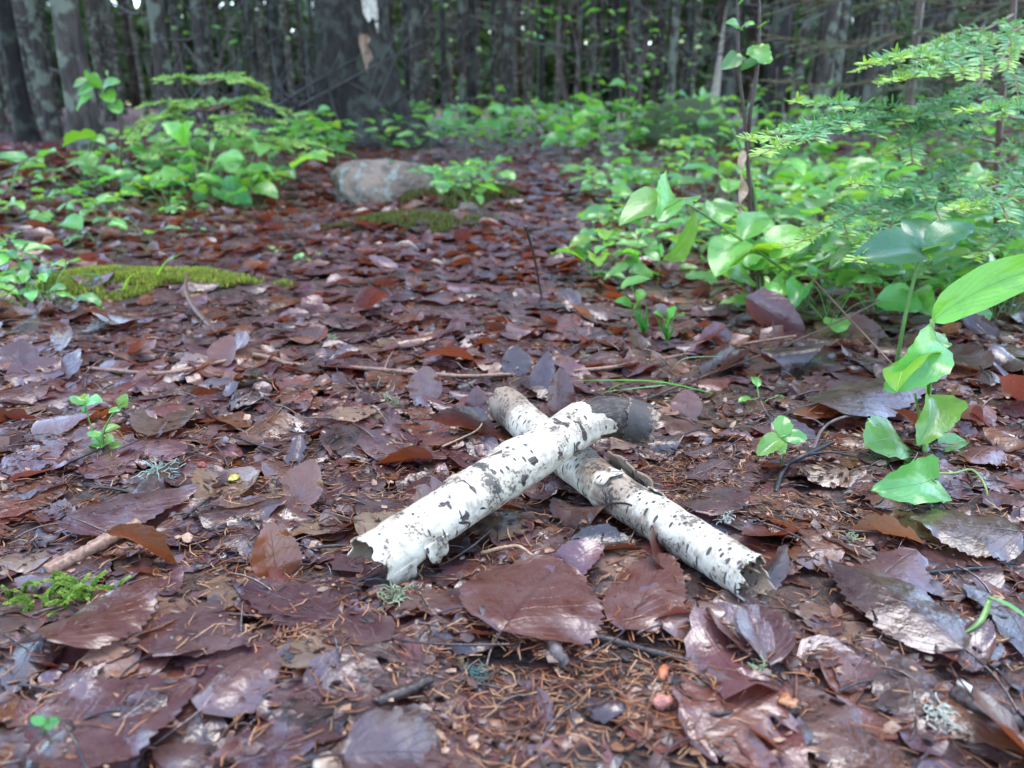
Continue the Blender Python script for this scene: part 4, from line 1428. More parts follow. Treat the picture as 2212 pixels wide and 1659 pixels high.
pleaf(r_, (2030, 973), (2094, 955), Y0 - 0.015, Y0, 'oval', 'mid', (0, -0.4, 0.9), 1.0, 0)
pleaf(r_, (1950, 1003), (2008, 995), Y0 - 0.05, Y0 - 0.05, 'oval', 'mid', (0, -0.2, 1), 0.9, 4)
pleaf(r_, (2008, 738), (2042, 728), Y0, Y0 + 0.01, 'round', 'mid', (0, -0.6, 0.8), 1.0, 0)

b2 = GH(2018, 1085)
r_ = thing('serrated_plant', 'low seedling with one large serrated leaf below the tall serrated plant', 'plant', b2)
stem_mesh([([b2, D(2022, 1050, b2[1] - 0.002), D(2014, 1035, b2[1] - 0.005)], 0.0011, 0.0009, ST_G),
           ([D(2012, 1022, b2[1] + 0.02), D(2060, 1022, b2[1] + 0.02), D(2100, 1015, b2[1] + 0.02), D(2128, 1050, b2[1]), GT(2135, 1095)], 0.0010, 0.0007, ST_Y)], r_)
pleaf(r_, (2014, 1036), (1876, 1062), b2[1] - 0.003, b2[1] - 0.03, 'heart', 'mid', (0.1, -0.75, 0.7), 0.75, 0)
pleaf(r_, (2018, 1052), (1980, 1085), b2[1] - 0.003, b2[1] - 0.02, 'oval', 'mid', (0, -0.6, 0.8), 0.9, 3)

# plant behind it with a dark glossy pair of leaves on top
Y1 = 0.80
b3 = GT(1935, 800)
r_ = thing('broad_leaf_plant', 'upright stem topped by a pair of dark glossy leaves behind the serrated plant', 'plant', b3)
stem_mesh([([b3, D(1948, 720, Y1), D(1965, 640, Y1), D(1990, 545, Y1)], 0.0024, 0.0018, ST_G)], r_)
pleaf(r_, (1990, 545), (1830, 565), Y1, Y1 - 0.04, 'oval', 'deep', (0, -0.6, 0.8), 0.9, 1)
pleaf(r_, (1992, 545), (2115, 490), Y1, Y1 + 0.02, 'oval', 'deep', (0, -0.6, 0.8), 0.9, 3)
pleaf(r_, (1992, 540), (1960, 470), Y1, Y1 + 0.06, 'oval', 'deep', (0, -0.4, 0.8), 1.1, 2)
pleaf(r_, (1992, 542), (2060, 530), Y1, Y1 - 0.03, 'oval', 'mid', (0, -0.3, 0.9), 1.0, 0)

# three leaved seedling right of the sticks
b4 = GH(1690, 1005)
r_ = thing('clover_seedling', 'small pale green three leaved seedling right of the crossed sticks', 'plant', b4)
ys = b4[1] - 0.004
stem_mesh([([b4, D(1692, 975, ys), D(1688, 945, ys)], 0.0008, 0.0006, ST_G)], r_)
pleaf(r_, (1686, 943), (1694, 898), ys, ys + 0.012, 'round', 'fresh', (0, -0.7, 0.7), 1.0, 1)
pleaf(r_, (1690, 945), (1745, 945), ys, ys, 'round', 'fresh', (0, -0.6, 0.8), 0.8, 2)
pleaf(r_, (1684, 947), (1634, 985), ys, ys - 0.012, 'round', 'fresh', (0.2, -0.5, 0.8), 0.7, 3)
pleaf(r_, (1688, 950), (1692, 982), ys, ys - 0.01, 'round', 'fresh', (0, -0.7, 0.7), 0.9, 0)

# little seedling on the left
b5 = GH(225, 972)
r_ = thing('small_seedling', 'two stemmed little seedling with oval leaves on the left of the path', 'plant', b5)
ys = b5[1]
stem_mesh([([b5, D(222, 940, ys), D(240, 900, ys), D(266, 868, ys)], 0.0009, 0.0006, ST_G), ([b5, D(200, 930, ys), D(188, 890, ys), D(182, 868, ys)], 0.0008, 0.0006, ST_G)], r_)
for b_, t_, k_, tn, wd in (((266, 880), (272, 850), 'round', 'lime', 1.0), ((262, 884), (232, 892), 'oval', 'fresh', 1), ((186, 872), (148, 856), 'oval', 'fresh', 0.8), ((184, 874), (222, 868), 'oval', 'fresh', 0.9),
                           ((184, 874), (180, 895), 'oval', 'mid', 1), ((222, 935), (262, 922), 'oval', 'fresh', 1), ((220, 938), (185, 935), 'oval', 'fresh', 1), ((226, 962), (190, 955), 'round', 'fresh', 0.9),
                           ((228, 962), (248, 948), 'round', 'fresh', 0.9), ((230, 965), (270, 968), 'oval', 'fresh', 1), ((226, 968), (222, 985), 'oval', 'mid', 1), ((184, 872), (190, 850), 'oval', 'lime', 1)):
    pleaf(r_, b_, t_, ys, ys + rng.normal(0, 0.006), k_, tn, (rng.normal(0, 0.2), -0.6, 0.8), wd)

b6 = GH(95, 1590)
r_ = thing('small_seedling', 'tiny blurred two leaved sprout in the lower left corner', 'plant', b6)
stem_mesh([([b6, D(92, 1575, b6[1]), D(96, 1562, b6[1])], 0.0006, 0.0005, ST_G)], r_)
pleaf(r_, (95, 1563), (66, 1550), b6[1], None, 'round', 'mid', (0, -0.7, 0.7), 0.8)
pleaf(r_, (97, 1563), (132, 1552), b6[1], None, 'round', 'mid', (0, -0.7, 0.7), 0.8)
pleaf(r_, (96, 1564), (92, 1540), b6[1], b6[1] + 0.006, 'oval', 'mid', (0, -0.7, 0.7), 0.8)

# stalked plants on the path edge
for (bx, by), sts, lab in (((1390, 742), (((1365, 618), (1340, 622), (1412, 602), 'lance'), ((1352, 655), (1364, 660), (1326, 652), 'oval'), ((1382, 655), (1376, 662), (1398, 634), 'round')), 'thin dark stalked plant with three leaves at the edge of the path'),
                           ((1440, 752), (((1448, 690), (1444, 694), (1462, 664), 'round'), ((1425, 690), (1432, 690), (1410, 676), 'oval'), ((1460, 684), (1455, 688), (1478, 682), 'oval')), 'second small stalked plant with rounded leaf nearer the undergrowth')):
    b_ = GT(bx, by)
    r_ = thing('stalked_seedling', lab, 'plant', b_)
    stem_mesh([([b_, D(bx - 2, by - 40, b_[1]), D(*e, b_[1])], 0.0011, 0.0007, ST_G) for e, *_ in sts], r_)
    for e, b0, t0, kd in sts:
        pleaf(r_, b0, t0, b_[1], b_[1] - 0.02, kd, 'fresh', (0, -0.65, 0.75), 1.0)
    for k in range(5):
        a = rng.uniform(-0.5, 0.5)
        q = D(bx + a * 60, by - rng.uniform(40, 75), b_[1])
        put_leaf(r_, b_ + np.array([0, 0, 0.01]), q - b_, float(np.linalg.norm(q - b_)), 'lance', 'mid', (0, -1, 0.2), 0.35)

# long arching plant with the two big bright green leaves
b7 = GT(1770, 668)
Yb = b7[1]
r_ = thing('arching_plant', 'long stem arching left over the path edge with large bright drooping leaves', 'plant', b7)
A_ = [b7, D(1710, 600, Yb - 0.02), D(1640, 545, Yb - 0.05), D(1560, 490, Yb - 0.09), D(1500, 450, Yb - 0.12), D(1455, 428, Yb - 0.14)]
stem_mesh([(A_, 0.0024, 0.0012, ST_G)], r_)
pleaf(r_, (1502, 455), (1432, 560), Yb - 0.12, Yb - 0.17, 'oval', 'lime', (0.75, 0.35, 0.5), 1.1, 0)
pleaf(r_, (1455, 428), (1335, 490), Yb - 0.14, Yb - 0.2, 'oval', 'fresh', (-0.2, -0.5, 0.8), 1.0, 1)
pleaf(r_, (1462, 430), (1420, 480), Yb - 0.14, Yb - 0.22, 'heart', 'fresh', (0.2, -0.6, 0.7), 0.8, 2)
pleaf(r_, (1550, 482), (1592, 462), Yb - 0.09, Yb - 0.07, 'oval', 'fresh', (0, -0.4, 0.8), 1.0, 3)
pleaf(r_, (1600, 515), (1545, 600), Yb - 0.06, Yb - 0.12, 'oval', 'fresh', (-0.2, -0.6, 0.7), 1.2, 4)
pleaf(r_, (1605, 520), (1660, 470), Yb - 0.06, Yb, 'oval', 'fresh', (0, -0.4, 0.8), 1.0, 1)
pleaf(r_, (1655, 555), (1560, 590), Yb - 0.04, Yb - 0.12, 'oval', 'lime', (-0.3, 0.2, 0.9), 1.0, 2)
pleaf(r_, (1660, 555), (1765, 510), Yb - 0.04, Yb, 'oval', 'fresh', (0, -0.5, 0.8), 1.2, 0)
pleaf(r_, (1710, 600), (1640, 660), Yb - 0.02, Yb - 0.08, 'lance', 'fresh', (0.5, -0.4, 0.6), 1.1, 3)
pleaf(r_, (1715, 600), (1690, 690), Yb - 0.02, Yb - 0.06, 'lance', 'lime', (0.5, -0.2, 0.6), 1.1, 1)

# tall dark sapling with light green leaves at the top edge, its green neighbour and a dried leaf
b8 = GT(1628, 655)
Ys = b8[1]
r_ = thing('broadleaf_sapling', 'tall dark forked sapling with a few light green leaves near the top edge', 'sapling', b8)
stem_mesh([([b8, D(1622, 520, Ys), D(1618, 400, Ys), D(1612, 300, Ys), D(1604, 220, Ys), D(1596, 150, Ys), D(1594, 60, Ys), D(1592, -60, Ys)], 0.0042, 0.0016, ST_B),
           ([D(1616, 330, Ys + 0.01), D(1620, 250, Ys), D(1632, 180, Ys), D(1640, 70, Ys), D(1640, -50, Ys)], 0.0034, 0.0014, ST_B),
           ([GT(1640, 660), D(1634, 560, Ys), D(1630, 470, Ys), D(1626, 400, Ys + 0.01)], 0.0030, 0.0022, ST_B)], r_, mat=M_TWIG, m=8)
for b_, t_, k_, tn in (((1598, 62), (1566, 50), 'oval', 'fresh'), ((1600, 62), (1632, 52), 'oval', 'fresh'), ((1638, 62), (1660, 46), 'oval', 'mid'), ((1594, 112), (1556, 150), 'oval', 'mid'),
                       ((1598, 152), (1648, 132), 'oval', 'mid'), ((1628, 98), (1664, 138), 'round', 'lime'), ((1596, 10), (1624, -6), 'oval', 'fresh'), ((1592, -10), (1560, -30), 'oval', 'fresh'), ((1640, -10), (1680, -20), 'oval', 'fresh')):
    pleaf(r_, b_, t_, Ys, Ys - 0.02, k_, tn, (0.1, -0.75, 0.65), 1.15)
b9 = GT(1652, 655)
r_ = thing('green_stem_plant', 'bare bright green stem leaning left against the dark sapling', 'plant', b9)
stem_mesh([([b9, D(1640, 540, b9[1]), D(1632, 440, b9[1]), D(1618, 370, b9[1]), D(1596, 310, b9[1]), D(1582, 278, b9[1])], 0.0034, 0.0020, ST_G)], r_, m=8)
pleaf(r_, (1634, 432), (1656, 408), b9[1], None, 'lance', 'fresh', (0, -0.8, 0.5), 1.3)
pleaf(r_, (1646, 590), (1690, 560), b9[1], None, 'oval', 'fresh', (0, -0.8, 0.5), 1.0)
g = Geo()
Pk = resample(np.array([D(1606, 325, Ys - 0.01), D(1600, 370, Ys - 0.015), D(1606, 410, Ys - 0.01), D(1598, 445, Ys - 0.015), D(1606, 475, Ys - 0.012), D(1600, 490, Ys - 0.01)]), 30)
T_, N_, B_ = frames(Pk, (1, 0, 0))
tw = np.linspace(0, 7, 30)[:, None]
wd_ = (0.005 * np.abs(np.sin(np.linspace(0.2, 8.5, 30))) + 0.002)[:, None]
sv = (np.cos(tw) * N_ + np.sin(tw) * B_) * wd_
g.add(np.concatenate([Pk + sv, Pk, Pk - sv]), np.concatenate([np.stack([np.arange(29), np.arange(1, 30), np.arange(31, 60), np.arange(30, 59)], 1), np.stack([np.arange(30, 59), np.arange(31, 60), np.arange(61, 90), np.arange(60, 89)], 1)]), None, (0.50, 0.32, 0.18))
link('dried_leaf', g.mesh('dried_leaf', M_TWIG, Pk[0]), loc=tuple(Pk[0]), label='twisted pale dried leaf hanging on the dark sapling', category='leaf')


# --- the green bank on the right, further clumps left and behind
def in_poly(x, y, poly):
    c = False
    for i in range(len(poly)):
        x1, y1 = poly[i]
        x2, y2 = poly[i - 1]
        if (y1 > y) != (y2 > y) and x < (x2 - x1) * (y - y1) / (y2 - y1) + x1:
            c = not c
    return c


def clump(poly, n, hs, Ls, styles, label, group, near=None, tones=('fresh', 'mid'), minsep=14):
    xs_, ys_ = [p[0] for p in poly], [p[1] for p in poly]
    done = []
    tries = 0
    while len(done) < n and tries < n * 60:
        tries += 1
        x, y = rng.uniform(min(xs_), max(xs_)), rng.uniform(min(ys_), max(ys_))
        if not in_poly(x, y, poly) or any(abs(x - a) < minsep * 1.6 and abs(y - b) < minsep * 0.5 for a, b in done):
            continue
        done.append((x, y))
        st, kd, nl = styles[int(rng.integers(len(styles)))]
        word = {'oval': 'oval leaved', 'heart': 'broad heart leaved', 'lance': 'narrow leaved', 'round': 'round leaved'}[kd]
        hh = rng.uniform(*hs)
        size = 'low' if hh < hs[0] + (hs[1] - hs[0]) / 3 else ('tall' if hh > hs[1] - (hs[1] - hs[0]) / 3 else 'middling')
        lx, ly, nm = min(LANDG, key=lambda q: math.hypot(q[0] - x, 2 * (q[1] - y)))
        rel = ('right of' if x > lx else 'left of') if abs(x - lx) > 1.5 * abs(y - ly) else ('in front of' if y > ly else 'behind')
        plant(GT(x, y), hh, st, kd, tones[int(rng.integers(len(tones)))], nl, rng.uniform(*Ls), '%s %s %s %s %s' % (size, word, label, rel, nm), '%s %s' % (word, group), name={'plant': 'leafy_plant', 'bank plant': 'bank_plant'}.get(label, label))


LANDG = [(1770, 665, 'the arching plant'), (1628, 655, 'the dark sapling'), (1935, 790, 'the glossy leaf pair'), (2000, 900, 'the serrated plant'), (1390, 720, 'the stalked path plant'), (1300, 540, 'the path corner'), (1500, 470, 'the drooping bright leaves'),
         (2100, 640, 'the yellow spruce tips'), (2165, 560, 'the young spruce stem'), (1870, 560, 'the lowest spruce branch'), (1700, 460, 'the dried leaf'), (2000, 420, 'the middle spruce branches'), (2300, 480, 'the right edge'), (1485, 330, 'the mossy boulder'),
         (1662, 340, 'the thick dark trunk'), (1765, 330, 'the dark brown trunk'), (1960, 320, 'the dark young spruce'), (1098, 300, 'the greenish trunk'), (1245, 300, 'the thin black trunk'), (1366, 300, 'the lichen trunk'), (960, 300, 'the pole thin trunk'),
         (800, 320, 'the old birch'), (838, 400, 'the grey rock'), (470, 400, 'the little spruce'), (255, 420, 'the slim sapling'), (440, 440, 'the large leaved plant'), (190, 400, 'the curled leaf'), (310, 620, 'the moss cushion'), (990, 430, 'the mossy hump'), (60, 560, 'the domed rusty leaf'), (600, 340, 'the slender trunk'), (1300, 420, 'the reddish stalks'), (20, 690, 'the left edge')]
S_MIX = [('erect', 'oval', 6), ('whorl', 'oval', 5), ('rosette', 'heart', 4), ('pairs', 'oval', 6), ('rosette', 'round', 5), ('erect', 'lance', 7)]
clump([(1270, 610), (1300, 500), (1420, 470), (1560, 560), (1560, 620), (1400, 640)], 22, (0.05, 0.10), (0.036, 0.06), S_MIX, 'seedling', 'seedlings at the path edge', minsep=24)
clump([(1560, 640), (1700, 560), (2280, 560), (2280, 700), (2080, 700), (1900, 720), (1700, 700)], 60, (0.05, 0.11), (0.045, 0.075), S_MIX, 'bank plant', 'plants in front of the right bank', minsep=16)
clump([(1500, 520), (1600, 440), (2320, 430), (2320, 560), (1700, 570)], 60, (0.08, 0.16), (0.05, 0.085), S_MIX, 'bank plant', 'plants in the right bank', minsep=17)
clump([(1340, 440), (1500, 360), (2350, 340), (2350, 430), (1600, 450)], 44, (0.10, 0.24), (0.06, 0.10), S_MIX, 'plant', 'plants at the back of the right bank', minsep=20)
clump([(1230, 320), (1420, 300), (2300, 285), (2300, 330), (1450, 350)], 30, (0.18, 0.4), (0.07, 0.12), [('erect', 'oval', 7), ('erect', 'lance', 7), ('pairs', 'heart', 6)], 'shrub', 'shrubs behind the right bank', minsep=24)
clump([(840, 335), (900, 292), (1230, 288), (1500, 290), (1480, 325), (1230, 345), (1050, 330)], 58, (0.10, 0.30), (0.08, 0.14), [('erect', 'oval', 7), ('whorl', 'oval', 6), ('pairs', 'heart', 6)], 'shrub', 'shrubs where the path ends', minsep=13)
clump([(600, 345), (640, 320), (760, 325), (740, 360)], 14, (0.08, 0.2), (0.07, 0.11), [('erect', 'oval', 7), ('whorl', 'oval', 6)], 'shrub', 'shrubs left of the grey rock', minsep=13)
clump([(180, 430), (260, 350), (600, 350), (640, 420), (600, 450), (430, 470)], 34, (0.08, 0.18), (0.06, 0.10), S_MIX[:5], 'plant', 'plants around the little spruce', minsep=17)
clump([(-40, 480), (20, 380), (180, 380), (440, 470), (400, 540), (80, 540)], 30, (0.03, 0.07), (0.03, 0.055), [('rosette', 'oval', 4), ('whorl', 'oval', 4), ('rosette', 'round', 3)], 'sprout', 'sprouts of the left bank', minsep=20)
clump([(-60, 690), (-40, 590), (100, 600), (120, 680)], 13, (0.035, 0.075), (0.026, 0.042), [('erect', 'oval', 6), ('rosette', 'oval', 5), ('pairs', 'oval', 6)], 'seedling', 'seedlings at the left edge', minsep=17)
clump([(940, 445), (960, 400), (1060, 400), (1075, 440)], 16, (0.05, 0.10), (0.045, 0.065), [('rosette', 'round', 5), ('whorl', 'oval', 5), ('rosette', 'oval', 5)], 'plant', 'plants on the mossy hump', minsep=14)
clump([(1240, 470), (1270, 385), (1330, 345), (1500, 340), (1420, 440)], 30, (0.04, 0.10), (0.045, 0.07), [('rosette', 'round', 4), ('whorl', 'oval', 5)], 'sprout', 'sprouts along the far path', minsep=16)
for x, y, lab in ((600, 548, 'tiny lone sprout on the path behind the pale leaf'), (670, 570, 'tiny sprout in the middle of the path'), (1640, 880, 'tiny bright sprout right of the grass blades'), (225, 640, 'pale sprout growing in the moss cushion'), (430, 505, 'short pale sprout right of the left bank')):
    plant(GT(x, y), 0.018, 'rosette', 'oval', 'fresh', 3, 0.022, lab, 'tiny sprouts', name='sprout')

# big leaves in the left clump
for k, (bpx, top, leaves, lab) in enumerate((((190, 400), (185, 318), [((205, 300), (132, 318), 'heart', 'lime', (0.2, 0.3, 0.9)), ((195, 300), (230, 312), 'oval', 'fresh', (0, -0.5, 0.8))], 'single broad curled leaf on a stalk at the far left'),
                                             ((440, 440), (420, 330), [((400, 300), (345, 265), 'heart', 'fresh', (0, -0.7, 0.7)), ((405, 300), (420, 262), 'heart', 'fresh', (0, -0.7, 0.7)), ((455, 330), (470, 300), 'oval', 'fresh', (0, -0.7, 0.6)), ((465, 350), (528, 345), 'oval', 'fresh', (0, -0.6, 0.8)),
                                                                       ((450, 410), (440, 460), 'heart', 'mid', (-0.2, -0.7, 0.6)), ((480, 405), (545, 440), 'heart', 'mid', (0.1, -0.7, 0.6)), ((545, 400), (560, 378), 'oval', 'fresh', (0, -0.6, 0.7)), ((545, 405), (605, 430), 'oval', 'fresh', (0, -0.6, 0.7))], 'large leaved plant in front of the little spruce'),
                                             ((20, 420), (25, 345), [((60, 340), (-5, 335), 'oval', 'mid', (0, -0.6, 0.7)), ((62, 345), (96, 352), 'oval', 'lime', (0, -0.3, 0.9))], 'pale leaf on a stalk at the left edge'))):
    b_ = GT(*bpx)
    Yk = b_[1]
    r_ = thing('broad_leaf_plant', lab, 'plant', b_)
    stem_mesh([([b_, (b_ + D(*lv[0], Yk)) / 2 + np.array([0, 0, 0.02]), D(*lv[0], Yk)], 0.003, 0.002, ST_Y) for lv in leaves], r_)
    for lb, lt, kd, tn, up in leaves:
        pleaf(r_, lb, lt, Yk, Yk - 0.03, kd, tn, up, 1.1)
b_ = GT(255, 420)
r_ = thing('broadleaf_sapling', 'slim sapling with a few oval leaves left of the little spruce', 'sapling', b_)
Yk = b_[1]
stem_mesh([([b_, D(262, 330, Yk), D(258, 250, Yk), D(225, 195, Yk), D(190, 170, Yk)], 0.005, 0.002, ST_B), ([D(260, 290, Yk), D(250, 220, Yk), D(240, 170, Yk)], 0.003, 0.002, ST_B)], r_, mat=M_TWIG)
for lb, lt, kd, tn in (((205, 180), (168, 205), 'oval', 'fresh'), ((215, 190), (205, 155), 'round', 'fresh'), ((222, 198), (262, 178), 'oval', 'fresh'), ((225, 200), (246, 222), 'round', 'lime'), ((240, 225), (262, 245), 'round', 'lime'),
                       ((190, 172), (158, 190), 'oval', 'fresh'), ((205, 205), (165, 240), 'lance', 'fresh'), ((240, 172), (232, 150), 'oval', 'mid'), ((195, 172), (185, 150), 'oval', 'fresh')):
    pleaf(r_, lb, lt, Yk, Yk - 0.02, kd, tn, (0, -0.6, 0.7), 1.2)

# grass blades
def blade(pts, w, label, c=(0.12, 0.33, 0.05)):
    P = resample(np.array([D(p[0], p[1], GT(p[0], p[1], p[2])[1]) if True else 0 for p in pts]), 18)
    T_, N_, B_ = frames(P)
    ww = w * np.sin(np.linspace(0.35, 3.05, 18))[:, None] + 0.0002
    V = np.concatenate([P + B_ * ww + N_ * ww * 0.4, P, P - B_ * ww + N_ * ww * 0.4])
    i = np.arange(17)
    F = np.concatenate([np.stack([i, i + 1, i + 19, i + 18], 1), np.stack([i + 18, i + 19, i + 37, i + 36], 1)])
    link('grass_blade', mesh_from('grass_blade', V - P[0], F, np.tile([[0.5, 0.4]], (len(V), 1)), np.tile(c, (len(V), 1)), mat=M_GREEN), loc=tuple(P[0]), label=label, category='grass', group='single grass blades')


blade([(1560, 855, 0.0), (1440, 828, 0.02), (1350, 822, 0.025), (1245, 822, 0.02)], 0.0018, 'upper long grass blade behind the crossing of the sticks')
blade([(1440, 832, 0.02), (1370, 840, 0.018), (1300, 848, 0.012)], 0.0013, 'lower thin grass blade just above the stick end', (0.20, 0.38, 0.14))
blade([(1360, 824, 0.024), (1330, 835, 0.02), (1305, 850, 0.014)], 0.0010, 'short grass blade hanging behind the stick')
blade([(1560, 770, 0.03), (1480, 775, 0.03), (1450, 800, 0.012)], 0.0011, 'fine pale grass blade right of the standing leaf', (0.22, 0.36, 0.2))
blade([(2230, 1345, 0.02), (2180, 1310, 0.025), (2130, 1288, 0.026)], 0.0020, 'grass blade entering at the right edge')
blade([(2140, 1290, 0.026), (2120, 1340, 0.018), (2080, 1370, 0.01)], 0.0013, 'grass blade tip bent down at the right edge')
blade([(0, 795, 0.004), (60, 797, 0.006), (110, 802, 0.004)], 0.0018, 'yellowish flat grass stalk at the left edge', (0.30, 0.26, 0.06))
for k in range(8):
    x, y = [(1800, 690), (1860, 640), (1550, 600), (1480, 560), (260, 640), (330, 615), (1920, 600), (2120, 690)][k]
    blade([(x, y, 0.0), (x + 25, y - 45, 0.03), (x + rng.uniform(40, 90), y - rng.uniform(55, 90), 0.05)], 0.0014, 'thin upright grass blade %s' % ('in the moss cushion' if x < 400 else 'among the plants of the right bank'))


# ------------------------------------------------------------------ spruces
def needles_on(g, P, L, per_m, col_in, col_tip, flat=0.88, width=0.00075, tip_from=0.7, seed=0):
    """Needles along the shoot P as one batch of slim folded blades."""
    r = np.random.default_rng(seed)
    seg = np.linalg.norm(np.diff(P, axis=0), axis=1).sum()
    n = max(8, int(seg * per_m))
    T, N, B = frames(P)
    k = np.sort(r.random(n))
    f = lambda A: np.stack([np.interp(k, np.linspace(0, 1, len(P)), A[:, i]) for i in range(3)], 1)
    p, t, nn, b = f(P), f(T), f(N), f(B)
    side = np.where(np.arange(n) % 2 == 0, 1.0, -1.0)
    el = np.where(r.random(n) < flat, r.normal(0.18, 0.16, n), r.uniform(0.3, 2.6, n))
    fw = r.uniform(0.25, 0.65, n)[:, None]
    d = (np.cos(el) * side)[:, None] * b + np.sin(el)[:, None] * nn
    d = d * (1 - fw * 0.5) + t * fw
    d /= np.linalg.norm(d, axis=1)[:, None]
    ln = (L * r.uniform(0.75, 1.15, n) * (0.65 + 0.35 * np.sin(np.clip(k * 3.6, 0, 3.14))))[:, None]
    wv = np.cross(d, nn + r.normal(0, 0.25, (n, 3)))
    wv /= np.linalg.norm(wv, axis=1)[:, None] + 1e-9
    up = np.cross(wv, d)
    m1, m2 = p + d * ln * 0.35 - nn * ln * 0.02, p + d * ln * 0.8 - nn * ln * 0.06
    tip = p + d * ln - nn * ln * 0.1
    w = width
    V = np.stack([p, m1 + wv * w, m1 - wv * w, m1 + up * w * 0.8, m2 + wv * w * 0.9, m2 - wv * w * 0.9, m2 + up * w * 0.7, tip], 1).reshape(-1, 3)
    tri = np.array([[0, 1, 3], [0, 3, 2], [1, 4, 6], [1, 6, 3], [3, 6, 5], [3, 5, 2], [4, 7, 6], [6, 7, 5]])
    F = (tri[None] + (np.arange(n) * 8)[:, None, None]).reshape(-1, 3)
    mixk = np.clip((k - tip_from) / (1 - tip_from + 1e-6), 0, 1)[:, None] if tip_from < 1 else np.zeros((n, 1))
    c = np.array(col_in) * (1 - mixk) + np.array(col_tip) * mixk
    c = c * r.uniform(0.75, 1.25, n)[:, None]
    g.add(V, F, None, np.repeat(c, 8, 0))


NG, NT = (0.13, 0.31, 0.13), (0.32, 0.50, 0.09)
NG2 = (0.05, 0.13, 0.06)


def spruce_branch(root, P, nL, per_m, side_n, side_len, seed, cin=NG, ctip=NT, tip=0.75, r0=0.0024, side_from=0.15, name='branch', droop=0.15, width=0.00075, sub=True):
    """A branch (its woody part) with side shoots; the needles are its sub-part."""
    r = np.random.default_rng(seed)
    P = resample(np.asarray(P, float), 24)
    gw, gn = Geo(), Geo()
    add_tube(gw, P, np.linspace(r0, r0 * 0.35, 24), 6, 0.15, seed, (0.17, 0.085, 0.045))
    T, N, B = frames(P)
    needles_on(gn, P[6:], nL, per_m, cin, ctip, tip_from=tip, seed=seed, width=width)
    tot = np.linalg.norm(np.diff(P, axis=0), axis=1).sum()
    for j in range(side_n):
        k = side_from + (0.95 - side_from) * (j + r.uniform(-0.3, 0.3)) / max(1, side_n)
        i = int(np.clip(k * 23, 1, 22))
        sd_ = 1 if j % 2 else -1
        d = T[i] * r.uniform(0.75, 1.0) + B[i] * sd_ * r.uniform(0.5, 0.8) + N[i] * r.normal(0.0, 0.1)
        d /= np.linalg.norm(d)
        ln = side_len * r.uniform(0.6, 1.1) * (1 - 0.55 * k)
        S = resample(np.array([P[i], P[i] + d * ln * 0.5, P[i] + d * ln + np.array([0, 0, -droop * ln]) + T[i] * ln * 0.15]), 12)
        add_tube(gw, S, np.linspace(r0 * 0.5, r0 * 0.25, 12), 5, 0.1, j, (0.20, 0.10, 0.05))
        needles_on(gn, S, nL, per_m, cin, ctip, tip_from=tip * 0.9, seed=seed * 31 + j, width=width)
    o = link(name, gw.mesh(name, M_TWIG, np.array(root.location)), root)
    link('needles', gn.mesh('needles', M_SPRUCE, np.array(root.location)), o, kind='stuff')
    return o


